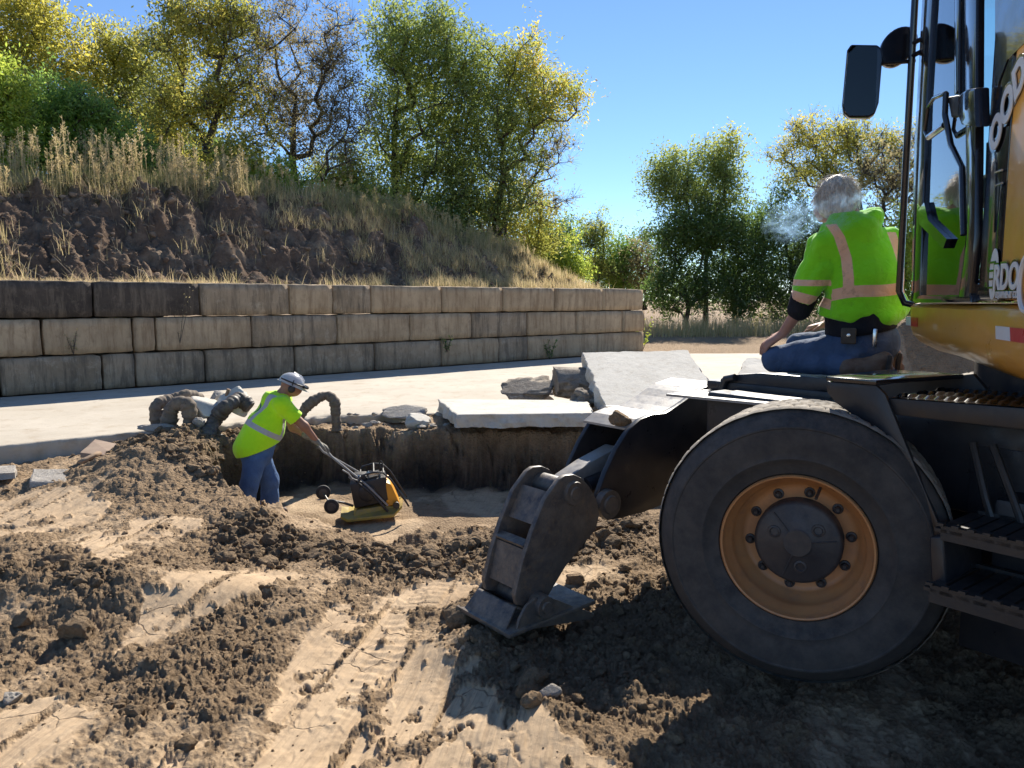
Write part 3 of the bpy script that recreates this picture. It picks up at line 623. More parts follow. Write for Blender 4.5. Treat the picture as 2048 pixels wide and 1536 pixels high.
for i, (px, py, sz, lb) in enumerate([(1250, 1135, .05, 'brown clod resting at the top end of the packed strip'), (540, 1082, .10, 'big mud lump on the crest of the dark soil ridge'), (452, 1122, .09, 'dark mud lump at the left foot of the soil ridge'),
      (118, 1160, .13, 'large mud boulder in the shaded ridge on the left'), (50, 1262, .07, 'mud lump alone in the left dirt'), (150, 1275, .10, 'flat dark clod left of the narrow packed strip'), (268, 1430, .055, 'rounded stone in rough dirt near the bottom left'),
      (1060, 1372, .085, 'large rounded mud boulder in front of the stabilizer foot'), (1010, 1378, .05, 'smaller clod touching the large mud boulder'), (1100, 1418, .06, 'angular grey stone below the large mud boulder'), (1055, 1412, .06, 'wedge shaped stone below the large mud boulder'),
      (1065, 1440, .055, 'flat tan stone at the edge of the machine shadow'), (930, 1245, .13, 'big crumbling dirt lump left of the stabilizer foot'), (905, 1215, .07, 'reddish clod beside the crumbling dirt lump'), (1150, 1155, .07, 'pale broken clod behind the stabilizer foot'),
      (1190, 1165, .06, 'split tan clod near the tyre shadow edge'), (370, 1480, .05, 'dark round stone near the bottom edge of the dirt'), (20, 1395, .05, 'grey stone in the bottom left corner'), (1345, 1480, .045, 'tan stone at the notch in the machine shadow'), (850, 1132, .06, 'lone brown clod beyond the packed strip')]):
    g_ = G(px, py, -.1); z = float(ground_h(np.array([g_[0]]), np.array([g_[1]]))[0])
    W, Fc = lump(4, 50 + i, .34, 1.2, .8, 5); me = npmesh('clod', W * sz * .8, Fc, smooth=False)
    attr(me, 'damp', np.full(len(W), .1 if 'tan' in lb or 'pale' in lb else .35)); attr(me, 'packed', np.zeros(len(W)))
    o = link('clod', me, M['soil'] if 'grey' not in lb else M['rubble']); o.location = (g_[0], g_[1], z + sz * .22); tag(o, lb, 'clod', 'larger lumps lying in the dirt')
for i in range(16):
    rs_ = random.Random(i + 90); px = rs_.uniform(290, 545); Yr = 9.25 - .35 * abs(px - 430) / 100 + rs_.uniform(-.35, .25); py = 862 - (545 - px) * .03 + rs_.uniform(-38, 22)
    rock('rock', 'small broken concrete piece in the rubble heap behind the worker', 'rubble', px, py, Yr, rs_.uniform(.05, .13), 200 + i, M['rubble'] if i % 3 else M['brick_slab'], .7, 6, 'small broken pieces in the rubble heap', (1.2, .9, .8), 3, .3, rs_.uniform(0, 3))
for i in range(22):
    rs_ = random.Random(i + 290); px = rs_.uniform(690, 1010); Yr = 9.45 + rs_.uniform(-.1, .5); p_ = P(px, 840, Yr); z_ = .0 if Yr > 9.9 else -.08
    o = rock('rock', 'small stone lying along the broken road edge above the pit', 'rubble', px, 840, Yr, rs_.uniform(.025, .07), 240 + i, M['rubble'], .7, 5, 'small stones along the road edge', (1.2, .9, .8), 3); o.location.z = z_ + .02
for i in range(12):
    rs_ = random.Random(i + 690); px = rs_.uniform(1015, 1215); py = 795 - (px - 1015) * .12 + rs_.uniform(-14, 10); Yr = float(G(px, py, .03)[1])
    rock('rock', 'dirty broken chunk in the heap left of the tilted slab', 'rubble', px, py, min(Yr, 13), rs_.uniform(.07, .18), 300 + i, M['rubble_dark'], .7, 5, 'broken chunks heaped left of the tilted slab', (1.3, .9, .8), 3, .4, rs_.uniform(0, 3))
# curled drain hoses
def hose(name, label, px, r, m, Y, ribs=True, group='curled corrugated hoses'):
    ctrl = [P(a, b, Y + (c if len(t) > 2 else 0)) for t in px for (a, b, c) in [(t[0], t[1], t[2] if len(t) > 2 else 0)]]
    pts = []
    for i in range(len(ctrl) - 1):
        p0, p1, p2, p3 = ctrl[max(i - 1, 0)], ctrl[i], ctrl[i + 1], ctrl[min(i + 2, len(ctrl) - 1)]; n = max(2, int((p2 - p1).length / .012))
        for k in range(n):
            t = k / n; pts.append(.5 * ((2 * p1) + (p2 - p0) * t + (2 * p0 - 5 * p1 + 4 * p2 - p3) * t * t + (-p0 + 3 * p1 - 3 * p2 + p3) * t ** 3))
    pts.append(ctrl[-1]); rr = [r * (1 + (.04 * (1 if (i // 2) % 2 else -1) if ribs else 0)) * (1 + .1 * math.sin(i * .21) + .06 * math.sin(i * .73)) for i in range(len(pts))]
    o = MB().tube(pts, rr, 16).build(name, m, smooth=50); return tag(o, label, 'hose', group)
M['hose'] = surf('dirty_hose', (.15, .115, .085), (.23, .18, .13), 9, .9, .6, 60, c3=(.09, .07, .05))
M['hose_dark'] = surf('black_hose', (.03, .028, .027), (.07, .06, .05), 12, .6, .4, 60, dust=.6)
hose('hose', 'muddy thick hose arching up out of the dirt in front of the worker', [(540, 900, .1), (585, 855), (615, 812), (648, 792, .1), (668, 802, .1), (672, 838, .1), (674, 862, .1)], .062, M['hose'], 9.3)
hose('hose', 'muddy curled hose bending down at the left end of the rubble pile', [(400, 800, .3), (372, 790, .1), (345, 800), (312, 812, -.2), (316, 850, -.2), (322, 868, -.2)], .07, M['hose'], 9.0)
hose('hose', 'second muddy hose loop standing inside the left curl', [(335, 860), (345, 815), (370, 808), (380, 830), (378, 862)], .085, M['hose'], 8.7)
hose('hose', 'black ribbed hose leaning against the rubble behind the worker', [(410, 880, -.3), (430, 840), (455, 812), (480, 800, .2), (500, 815, .2)], .085, M['hose_dark'], 8.8)
hose('hose', 'thin ribbed hose lying on the dirt beside the pit edge', [(655, 858), (700, 862), (740, 858), (770, 850)], .03, M['hose_dark'], 9.75)
hose('wooden_stick', 'bent stick poking out of the top of the rubble pile', [(446, 815), (452, 795), (457, 778)], .02, M['wood'], 9.0, False, None)['category'] = 'stick'
# ================================================================== WHEELED EXCAVATOR
CU = Vector((-.616, .788, 0)); CV = Vector((.788, .616, 0)); UP = Vector((0, 0, 1)); O0 = Vector((1.06, 2.86, 0))
def MU(u, v, z): return O0 + CU * u + CV * v + UP * z
exc = thing('excavator', 'wheeled excavator with yellow body, black cab and lowered black stabilizer leg', 'excavator', (1.8, 3.4, 0))
def onV(px, py, v):     # sight line on the vertical plane v = const (along the machine)
    return HITV(px, py, MU(0, v, 0), CU)
def onU(px, py, u): return HITV(px, py, MU(u, 0, 0), CV)
# ---- wheels
AX1 = Vector((.446, .895, 0)); PW = P(1590, 1098, 2.86)
def wheel(c, ax, name='wheel', lab=None):
    """c: centre of the outer face, ax: inward axis"""
    root = bpy.data.objects.new(name, None); C.objects.link(root); root.location = c; root.parent = exc; root.matrix_parent_inverse = wmat(exc).inverted()
    if lab: root['label'] = lab
    W = .34
    prof = [(.035, .280), (.012, .292), (.004, .32), (-.010, .342), (-.013, .345), (-.016, .352), (-.014, .358), (-.018, .38), (-.022, .42), (-.020, .466), (-.0235, .470), (-.0225, .476), (-.017, .480), (.000, .504), (.022, .522), (.040, .534)]
    bk = [(W - a, r) for a, r in prof][::-1]
    MB().lathe(prof + [(.055, .536), (W - .055, .536)] + bk, c, ax, 120).build('tyre', M['rubber'], root, 40)
    # tread band with block pattern
    n, m_ = 420, 26; ww = np.linspace(.028, W - .028, m_); th = np.linspace(0, 2 * PI, n, endpoint=False)
    TH_, WW = np.meshgrid(th, ww, indexing='ij'); s = TH_ * 60 / (2 * PI); u = (WW - .028) / (W - .056) * 4
    row = np.floor(u); zig = .35 * np.abs(((u * 1.0) % 1) - .5); gx = np.abs(((s + .5 * (row % 2) + zig) % 1) - .5); gy = np.abs((u % 1) - .5)
    d = -.007 * (gx < .08) - .007 * (gy > .44); sh_ = sm(np.minimum(WW, W - WW), .03, .075); d = d * sh_; edge = np.minimum(sm(WW, .024, .05), sm(W - WW, .024, .05))
    R_ = .538 + d * 1.2 + .009 * edge + .0015 * n2(TH_ * 12, WW * 30)
    a = np.array(ax); up = np.array((0, 0, 1.)); si = np.cross(a, up)
    V = np.array(c) + WW[..., None] * a + R_[..., None] * (np.cos(TH_)[..., None] * up + np.sin(TH_)[..., None] * si)
    i = np.arange(n)[:, None]; j = np.arange(m_ - 1)[None]; i2 = (i + 1) % n
    f = np.stack([i * m_ + j, i2 * m_ + j, i2 * m_ + j + 1, i * m_ + j + 1], -1).reshape(-1, 4)
    link('tread', npmesh('tread', V.reshape(-1, 3), f, smooth=False), M['tread_rubber'], root, True)
    rim = MB().lathe([(.040, .284), (.010, .286), (.004, .281), (.006, .275), (.020, .271), (.040, .268), (.060, .252), (.085, .247), (.112, .245), (.128, .232), (.150, .222), (.158, .215), (.160, .20), (.160, .12), (.185, .12), (.185, .27), (.34, .285)], c, ax, 96).build('rim', M['rim_orange'], root, 50)
    hub = MB().lathe([(.22, .166), (.098, .166), (.088, .160), (.083, .150), (.080, .06), (.074, .052), (.074, 0)], c, ax, 72)
    a, up = Vector(ax), UP; si = a.cross(up)
    for k in range(3):
        t = .9 + k * 2 * PI / 3; p = Vector(c) + (up * math.cos(t) + si * math.sin(t)) * .095 + a * .082
        hub.lathe([(0, .026), (-.005, .024), (-.007, .018), (.002, .012), (.002, 0)], p, a, 16)
        d = (up * math.cos(t + .5) + si * math.sin(t + .5)); hub.tube([Vector(c) + a * .077 + d * .04, Vector(c) + a * .080 + d * .145], .0035, 6)
    hub.build('hub', M['hub_dark'], root, 35)
    for k in range(10):
        t = .16 + k * 2 * PI / 10; p = Vector(c) + (up * math.cos(t) + si * math.sin(t)) * .192 + a * .158
        mb = MB(); mb.lathe([(0, .021), (-.006, .020), (-.008, .015), (-.008, .0135)], p, a, 20); mb.lathe([(-.004, .0145), (-.024, .0135), (-.027, .010), (-.024, .006), (-.024, 0)], p, a, 6)
        mb.build('lug_nut', M['hub_dark'], root, 30)
    MB().tube([Vector(c) + (up * .95 + si * .31) * .235 + a * .14, Vector(c) + (up * .95 + si * .31) * .20 + a * .06], .006, 8).build('valve', M['hub_dark'], root)
    return root
sgn = AX1
wheel(PW, AX1, lab='near front wheel with orange rim, turned towards the viewer')
farc = MU(.0, 1.98, PW.z) + Vector((.03, .05, 0)); wheel(farc + AX1 * .34, -AX1, lab='far front wheel')
wheel(MU(-2.6, .0, PW.z), CV, lab='near rear wheel'); wheel(MU(-2.6, 2.0, PW.z) + CV * .0, -CV, lab='far rear wheel')
# ---- chassis
bp = M['black_paint']
cf = MB()
cf.box(MU(-1.1, 1.05, .86), (3.9, .95, .36), (CU, CV, UP)); cf.box(MU(.05, 1.0, .60), (.3, 1.5, .22), (CU, CV, UP)); cf.box(MU(-2.6, 1.0, .6), (.3, 1.6, .22), (CU, CV, UP))
cf.box(MU(-1.35, .95, .62), (1.6, 1.1, .36), (CU, CV, UP))
cf.bevel(.02).build('chassis_frame', bp, exc)
dk = MB()   # deck plate the man kneels on, with its hooked end bracket
dk.box(MU(.66, 1.28, 1.045), (.72, .98, .05), (CU, CV, UP)); dk.box(MU(.66, 1.25, .93), (.66, .86, .20), (CU, CV, UP))
dk.box(MU(.55, 1.45, .72), (1.0, 1.0, .44), (CU, CV, UP)); dk.box(MU(1.38, 1.25, .66), (.34, .9, .30), (CU, CV, UP)); dk.box(MU(-.9, 1.5, .74), (2.2, .9, .5), (CU, CV, UP))  # filler boxes added below the deck to block sunlight from the ground
dk.bevel(.012).build('deck', bp, exc)
hb = MB(); p = [(1440, 800), (1438, 770), (1441, 758), (1450, 751), (1470, 749), (1520, 746), (1600, 752), (1655, 757), (1655, 781), (1560, 785), (1500, 792), (1465, 797)]
hb.poly([onV(a, b, .80) for a, b in p], CV * .03); hb.bevel(.006); hb.build('deck_side_plate', bp, exc)
hk = MB(); hk.tube([onV(1447, 800, .78), onV(1445, 775, .78), onV(1452, 758, .78), onV(1470, 755, .78)], .02, 12); hk.lathe([(-.02, .035), (.02, .035)], onV(1463, 792, .79), CV, 20); hk.lathe([(-.021, 0), (-.021, .036)], onV(1463, 792, .79), CV, 20)
hk.build('lifting_hook', bp, exc)
lp = MB().poly([MU(.10, .50, 1.02), MU(1.05, .50, 1.00), MU(1.05, .82, 1.00), MU(.10, .82, 1.02)], UP * .012); lp.build('walkway_plate', M['pale_steel'], exc, 0)
# ---- stabilizer: bracket plates, cover, leg, pad
UB = 1.18
near = [(1440, 764), (1405, 776), (1390, 786), (1372, 800), (1350, 815), (1332, 826), (1304, 829), (1281, 839), (1258, 860), (1234, 898), (1212, 945), (1196, 990), (1193, 1012), (1201, 1032), (1216, 1041), (1240, 1037), (1290, 1024), (1350, 1000), (1450, 985), (1560, 960), (1600, 880), (1600, 800), (1500, 770)]
mb = MB().poly([onU(a, b, UB) for a, b in near], CU * .035); mb.bevel(.008).build('stabilizer_bracket', bp, exc)
farp = [(1214, 812), (1196, 826), (1180, 848), (1160, 882), (1140, 925), (1128, 965), (1150, 985), (1230, 985), (1330, 960), (1420, 930), (1440, 800), (1380, 806), (1260, 812)]
mb = MB().poly([onU(a, b, UB + .40) for a, b in farp], CU * .03); mb.bevel(.006).build('stabilizer_bracket', bp, exc)
def W_(px, py, u): return onU(px, py, u)
cov = MB()   # sloping cover plate between the two bracket plates
top = [(1262, 858), (1283, 840), (1306, 830), (1334, 827), (1352, 816), (1374, 801), (1392, 787), (1407, 777), (1440, 765)]
A_ = [onU(a, b, UB + .03) for a, b in top]
for a, b in zip(A_, A_[1:]): cov.poly([a, b, b + CU * .37, a + CU * .37], UP * -.012)
cov.build('cover_plate', M['pale_steel'], exc, 60)
mud = ICO[3]; Wm, Fm = lump(3, 77, .35, 1.6, 1.1, 3); pm = onU(1240, 838, UB + .12); mo = link('mud_clump', npmesh('mud_clump', Wm * .055, Fm), M['soil'], exc); mo.parent = None; mo.location = pm; tag(mo, 'dark clump of mud stuck on the edge of the stabilizer bracket', 'mud clump')
P0 = onU(1148, 985, 1.14); PB = onU(1216, 1008, 1.16)   # pins
ck = [onU(a, b, UB + .20) for a, b in ((1132, 958), (1180, 925), (1238, 893), (1262, 905), (1270, 925), (1205, 950), (1165, 975))]
mb = MB().poly(ck, CU * .11); mb.bevel(.01); mb.build('stabilizer_link', M['pale_steel'], exc)
cy = MB().tube([onU(1170, 975, UB + .2), onU(1420, 870, UB + .2)], .055, 20); cy.tube([onU(1150, 985, UB + .2), onU(1260, 935, UB + .2)], .028, 16); cy.build('hydraulic_cylinder', bp, exc)
UL = 1.10
lg = [(1118, 960), (1130, 951), (1148, 949), (1164, 956), (1178, 972), (1193, 998), (1199, 1030), (1192, 1060), (1161, 1096), (1131, 1134), (1106, 1176), (1092, 1200), (1060, 1215), (1034, 1210), (1030, 1192), (1044, 1130), (1064, 1066), (1090, 1000)]
leg = MB(); leg.poly([onU(a, b, UL) for a, b in lg], CU * .03)
leg.poly([onU(a, b, UL) + CU * .24 for a, b in lg], CU * .03)
q = [(1040, 1100), (1062, 1030), (1080, 985), (1098, 1000), (1075, 1075), (1058, 1130)]
leg.bevel(.006).build('stabilizer_leg', M['worn_steel'], exc)
cr = MB()
def cross(pa, pb, th=.012): a, b = onU(*pa, UL + .03), onU(*pb, UL + .03); d = (b - a).normalized(); n_ = d.cross(CU); cr.poly([a, b, b + CU * .21, a + CU * .21], n_ * th)
cross((1036, 1180), (1052, 1100)); cross((1046, 1096), (1060, 1085)); cross((1052, 1100), (1066, 1098), .03); cross((1100, 1150), (1192, 1040)); cross((1060, 1200), (1110, 1150)); cross((1072, 1052), (1100, 985), .004)
cr.build('leg_cross_plate', M['worn_steel'], exc, 0)
bo = MB(); Pn = onU(1146, 986, UL); bo.lathe([(-.028, 0), (-.028, .030), (-.020, .034), (-.020, .056), (-.010, .060), (.27, .060), (.30, .052), (.30, 0)], Pn, CU, 36); bo.build('upper_pin', M['worn_steel'], exc)
bo = MB(); bo.lathe([(-.03, 0), (-.03, .045), (-.02, .05), (-.02, .075), (.02, .078), (.02, 0)], PB, CU, 36); bo.build('main_pin', M['worn_steel'], exc)
LPN = onU(1072, 1205, UL); bo = MB(); bo.lathe([(-.09, 0), (-.09, .026), (-.080, .030), (-.080, .05), (-.03, .054), (.35, .05), (.35, 0)], LPN, CU, 32); bo.build('foot_pin', M['worn_steel'], exc)
# foot pad
pd = MB(); side = [(1018, 1262), (1026, 1232), (1040, 1205), (1058, 1190), (1080, 1187), (1102, 1194), (1130, 1205), (1176, 1221), (1168, 1232), (1120, 1240), (1060, 1250)]
for du in (-.05, .30): pd.poly([onU(a, b, UL) + CU * du for a, b in side], CU * .018)
bz = onU(1018, 1262, UL).z; e0 = onU(1000, 1262, UL); e1 = onU(1172, 1228, UL); e0.z = bz + .0; e1.z = bz + .03
pd.poly([e0 - CU * .07, e1 - CU * .07, e1 + CU * .36, e0 + CU * .36], UP * .02)
pd.poly([e0 - CU * .02, e0 + CU * .32, onU(1030, 1215, UL) + CU * .30, onU(1030, 1215, UL)], CV * .014)
pd.bevel(.005); pd.build('foot_pad', M['worn_steel'], exc)
# ---- fender, strut, beams, steps
st = [(1652, 760), (1662, 764), (1752, 771), (1770, 789), (1790, 838), (1830, 935), (1886, 1070), (1882, 1080), (1858, 1074), (1823, 1000), (1792, 933), (1772, 898), (1757, 874), (1734, 854), (1700, 826), (1672, 806), (1654, 785)]
MB().poly([onV(a, b, .20) for a, b in st], CV * .02).bevel(.004).build('fender_bracket', bp, exc)
f1 = [onV(a, b, .19) for a, b in ((1652, 759), (1752, 770))]; zt = f1[1].z
tp = [onV(1652, 759, .18), onV(1752, 770, .18)]
tp[0].z = zt; 
ft = MB().poly([tp[0], tp[1], tp[1] + CV * .50 - CU * .10, tp[0] + CV * .50], UP * .018); ft.bevel(.004); ft.build('fender_top', M['glossy_black'], exc)
fs = MB().poly([onV(1752, 772, .68), onV(1945, 748, .68), onV(1990, 800, .68), onV(1770, 800, .68)], CV * .03); fs.build('fender_side', bp, exc)
bm_ = MB(); a, b = onV(1776, 796, .22), onV(2120, 822, .22); a2, b2 = onV(1790, 830, .22), onV(2120, 868, .22)
bm_.poly([a, b, b2, a2], CV * .45); bm_.bevel(.006).build('side_beam', M['plastic'], exc)
tr = MB()
for k in range(0):
    t = (k + .5) / 16; c_ = a.lerp(b, t)
    for j in range(3): tr.lathe([(0, .017), (.006, .013), (.006, 0)], c_ + CV * (.08 + .13 * j) + CU * .02 * (j % 2), UP, 10)
tr.bm.free(); sv = np.zeros((0, 3)); gx_, gy_ = np.meshgrid(np.arange(0, 160), np.arange(0, 24), indexing='ij'); gu = gx_ / 159.; gw = gy_ / 23. * .45
gz = .010 * ((np.abs(((gu * 16) % 1) - .5) < .18) & (np.abs((gy_ % 8) - 4) < 2))
V_ = np.array(a)[None, None] * (1 - gu[..., None]) + np.array(b)[None, None] * gu[..., None] + np.array(CV)[None, None] * gw[..., None] + np.array(UP)[None, None] * (gz[..., None] + .003)
i_ = np.arange(159)[:, None] * 24; j_ = np.arange(23)[None]; f_ = np.stack([i_ + j_, i_ + 24 + j_, i_ + 25 + j_, i_ + 1 + j_], -1).reshape(-1, 4)
link('grip_plate', npmesh('grip_plate', V_.reshape(-1, 3), f_), M['glossy_black'], exc, True)
def step(pA, pB, hA, v, dep, name='step'):
    a, b = onV(*pA, v), onV(*pB, v); z = (a.z + b.z) / 2; a.z = b.z = z; s = MB(); s.poly([a, b, b - UP * hA, a - UP * hA], CV * .02); s.poly([a + CV * dep, b + CV * dep, b + CV * dep - UP * hA, a + CV * dep - UP * hA], CV * .02)
    n = int((b - a).length / .045)
    for k in range(n + 1):
        c_ = a.lerp(b, k / n); s.box(c_ + CV * dep / 2 - UP * .018, (.040, dep, .012), (CU, CV, UP))
        s.box(c_ + UP * .004, (.022, .02, .010), (CU, CV, UP))
    return s.build(name, M['plastic'], exc, 0)
step((1882, 1050), (2150, 1110), .05, .10, .30); step((1860, 1172), (2150, 1246), .06, .02, .34)
sp = MB()
sp.poly([onV(a, b, .12) for a, b in ((1858, 1074), (1886, 1072), (1894, 1180), (1862, 1180))], CV * .30); sp.bevel(.006)
sp.box(MU(-.85, .72, .55), (.9, .3, .8), (CU, CV, UP)); sp.bevel(.01).build('tool_box', bp, exc)
hs = MB()
for k in range(2):
    d = .11 * k
    hs.tube([MU(-.45 - d * .6, .45, .98), MU(-.52 - d, .40, .80 - .04 * k), MU(-.60 - d * .8, .42, .55), MU(-.72 - d, .50, .42)], .014, 8)
hs.build('hydraulic_hoses', M['plastic'], exc)
# ---- house
HA = Vector((2.04, 4.0, 0)); HE = Vector((-.2874, -.9578, 0)); HQ = Vector((.9578, -.2874, 0))
def H(p, q, z): return HA + HE * p + HQ * q + UP * z
def onH(px, py, q=0): return HITV(px, py, H(0, q, 0), HE)
# lower body shell: a rounded belly swept along the side
prof = [(.04, 1.485), (.012, 1.478), (0, 1.465), (0, 1.37), (.012, 1.33), (.05, 1.29), (.13, 1.25), (.28, 1.21), (.6, 1.19)]
sh = MB(); rings = []
stations = [(-.02, .10, .55), (.0, .04, .75), (.05, .012, .92), (.14, .0, 1.), (.5, 0, 1.), (1.0, 0, 1.06), (1.5, 0, 1.12), (2.2, 0, 1.12), (2.45, .05, 1.1)]
for (p_, ins, k) in stations:
    rings.append([sh.bm.verts.new(H(p_, ins + q_, 1.485 - (1.485 - z_) * k)) for q_, z_ in prof] + [sh.bm.verts.new(H(p_, 2.2, 1.485 - (1.485 - 1.19) * k)), sh.bm.verts.new(H(p_, 2.2, 1.485))])
for a, b in zip(rings, rings[1:]):
    for k in range(len(a)): sh.bm.faces.new([a[k], b[k], b[(k + 1) % len(a)], a[(k + 1) % len(a)]])
sh.bm.faces.new(rings[0]); sh.bm.faces.new(rings[-1][::-1])
sh.build('lower_body', M['yellow_paint'], exc, 40)
turn = MB().lathe([(.98, 0), (.98, .55), (1.25, .55), (1.25, 0)], (2.45, 3.0, 0), UP, 64); turn.build('slewing_ring', bp, exc)
for c_, (px0, px1, y0, y1, m_) in enumerate([(1812, 1822, 635, 655, 'white'), (1822, 1835, 635, 655, 'red'), (1992, 2021, 647, 683, 'white'), (2021, 2110, 648, 697, 'red')]):
    r = [onH(px0, y0, -.002), onH(px1, y0, -.002), onH(px1, y1, -.002), onH(px0, y1, -.002)]
    zt_, zb_ = (1.415, 1.372) if c_ > 1 else (1.415, 1.372)
    for i, q_ in enumerate(r): q_.z = zt_ if i < 2 else zb_
    MB().poly(r, -HQ * .0015).build('reflective_tape', M[m_], exc, 0)
# rear engine panel
ep = MB(); ep.poly([H(1.50, .0, 1.50), H(2.40, .0, 1.50), H(2.40, .0, 2.72), H(1.50, .0, 2.72)], HQ * 2.15); ep.bevel(.03, 3); ep.build('engine_panel', M['yellow_paint'], exc)
def sidepoly(pts, q, m, name, th=.004, bev=0, par=None):
    mb = MB().poly([onH(a, b, q) for a, b in pts], HQ * th)
    if bev: mb.bevel(bev)
    return mb.build(name, m, par or exc, 0 if not bev else 35)
sidepoly([(1990, 60), (1990, 200), (1997, 165), (2014, 120), (2060, 75), (2060, -60), (1990, -60)], -.004, M['glossy_black'], 'dark_side_decal', .003)
sidepoly([(2051, 604), (2052, 420), (2055, 200), (2057, 604)], -.004, M['glossy_black'], 'panel_gap', .003)
ml = MB()
for z_ in (1.95, 2.02): ml.tube([onH(1990, 345 if z_ > 2 else 372, -.01), onH(2004, 340 if z_ > 2 else 366, -.01)], .004, 6)
ml.build('panel_latch', M['chrome'], exc)
def text(s, name, px, py, size, rise, q, m, par, bold=.0, ext=.0015):
    cu = bpy.data.curves.new(name, 'FONT'); cu.body = s; cu.size = size; cu.extrude = ext; cu.offset = bold; cu.align_x = 'CENTER'; cu.align_y = 'CENTER'
    tmp = bpy.data.objects.new('t', cu); C.objects.link(tmp); bpy.context.view_layer.update()
    me = bpy.data.meshes.new_from_object(tmp.evaluated_get(bpy.context.evaluated_depsgraph_get())); bpy.data.objects.remove(tmp); bpy.data.curves.remove(cu)
    o = link(name, me, m, par, False); ax_x = HE; ax_z = UP; nrm = ax_x.cross(ax_z)
    X = (ax_x * math.cos(rise) + ax_z * math.sin(rise)); Y_ = (-ax_x * math.sin(rise) + ax_z * math.cos(rise)); Z_ = X.cross(Y_)
    mtx = Matrix((X, Y_, Z_)).transposed().to_4x4(); mtx.translation = onH(px, py, q); me.transform(mtx); o.parent = par; o.matrix_parent_inverse = wmat(par).inverted(); return o
for s, px, py in (('O', 1992, 266), ('O', 2014, 212), ('D', 2038, 156)):
    text(s, 'big_letter_outline', px, py, .150, .45, -.006, M['glossy_black'], exc, .016); text(s, 'big_letter', px, py, .150, .45, -.010, M['white'], exc, .006)
text('RDO', 'dealer_name_outline', 2011, 556, .115, 0, -.006, M['glossy_black'], exc, .010); text('RDO', 'dealer_name', 2011, 556, .115, 0, -.010, M['white'], exc, .003)
text('EQUIPMENT CO.', 'dealer_subtitle_plate', 2013, 590, .030, 0, -.006, M['glossy_black'], exc, .004); text('EQUIPMENT CO.', 'dealer_subtitle', 2013, 590, .030, 0, -.009, M['white'], exc, .0003)
# round striped emblem left of the dealer name
em = MB(); c0 = onH(1988, 548, -.005); ring = [c0 + HE * (.045 * math.cos(t)) + UP * (.085 * math.sin(t)) for t in np.linspace(0, 2 * PI, 30, endpoint=False)]; em.poly(ring, -HQ * .002); em.build('emblem', M['white'], exc, 0)
em = MB()
for k in range(4): em.box(c0 - HQ * .004 + UP * (-.045 + .028 * k) - HE * .012, (.07, .002, .007), (HE, HQ, UP))
em.build('emblem_stripes', M['glossy_black'], exc, 0)
em = MB(); cc = onH(2056, 565, -.006); pts = [cc + HE * (.07 * math.cos(t)) + UP * (.085 * math.sin(t)) for t in np.linspace(PI * .5, PI * 1.5, 14)]; em.tube(pts, .008, 6); em.build('curved_mark', M['white'], exc)
# ---- cab
gm, nt, b_, out = newmat('cab_glass'); tr_ = N(nt, 'BsdfTransparent'); tr_.inputs[0].default_value = (.74, .86, .84, 1); gl = N(nt, 'BsdfGlossy', Roughness=.02); fr = N(nt, 'Fresnel', IOR=1.55)
k3 = N(nt, 'Math', operation='MULTIPLY'); k3.inputs[1].default_value = 1.5; L(nt, fr.outputs[0], k3.inputs[0]); mx = N(nt, 'MixShader'); L(nt, k3.outputs[0], mx.inputs[0]); L(nt, tr_.outputs[0], mx.inputs[1]); L(nt, gl.outputs[0], mx.inputs[2]); L(nt, mx.outputs[0], out.inputs[0]); M['cab_glass'] = gm
cabp = bpy.data.objects.new('cab', None); C.objects.link(cabp); cabp.parent = exc; cabp.location = H(.85, .5, 1.5); cabp.matrix_parent_inverse = wmat(exc).inverted()
gb = M['glossy_black']
fr_ = MB()
def post(p0, p1, q0, q1, z0, z1, lean=0): fr_.poly([H(p0, q0, z0), H(p1, q0, z0), H(p1, q1, z0), H(p0, q1, z0)], UP * (z1 - z0) + HE * lean)
ZT = 3.15
post(.16, .27, .0, .08, 1.5, ZT, .06); post(1.26, 1.50, .0, .10, 1.5, ZT); post(.16, .26, .92, 1.0, 1.5, ZT, .06); post(1.40, 1.50, .92, 1.0, 1.5, ZT)
post(.16, 1.50, .0, .06, 1.495, 1.56); post(.16, 1.50, .94, 1.0, 1.495, 1.70); post(1.42, 1.5, 0, 1.0, 1.5, 1.9); post(.12, .18, 0, 1., 1.495, 1.6)
fr_.bevel(.015, 2)
fr_.poly([H(.10, -.02, ZT), H(1.54, -.02, ZT), H(1.54, 1.02, ZT), H(.10, 1.02, ZT)], UP * .12); fr_.build('cab_frame', gb, cabp)
MB().poly([H(.2, .03, 1.52), H(1.45, .03, 1.52), H(1.45, .97, 1.52), H(.2, .97, 1.52)], UP * .02).build('cab_floor', M['plastic'], cabp, 0)
dr = MB()   # door leaf frame
def bar(a, b, r=.018): dr.poly([onH(*p_, -.02) for p_ in (a, b)] + [onH(*p_, -.02) for p_ in (r)], HQ * .03)
for pl in ([(1846, -40), (1866, -40), (1852, 200), (1844, 430), (1838, 600), (1822, 604), (1828, 300)], [(1928, -40), (1952, -40), (1950, 300), (1948, 470), (1936, 600), (1915, 600), (1932, 470)],
           [(1836, 590), (1940, 590), (1940, 606), (1826, 606)], [(1908, -40), (1918, -40), (1916, 190), (1908, 190)]):
    dr.poly([onH(a, b, -.02) for a, b in pl], HQ * .03)
dr.bevel(.006)
dr.build('door_frame', gb, cabp)
MB().poly([onH(a, b, -.004) for a, b in ((1856, -40), (1932, -40), (1932, 470), (1918, 592), (1838, 592), (1846, 400))], HQ * .005).build('door_glass', M['cab_glass'], cabp, 0)
hd = MB()
def T(pts, r, q=-.06, n=10): hd.tube([onH(a, b, q) for a, b in pts], r, n)
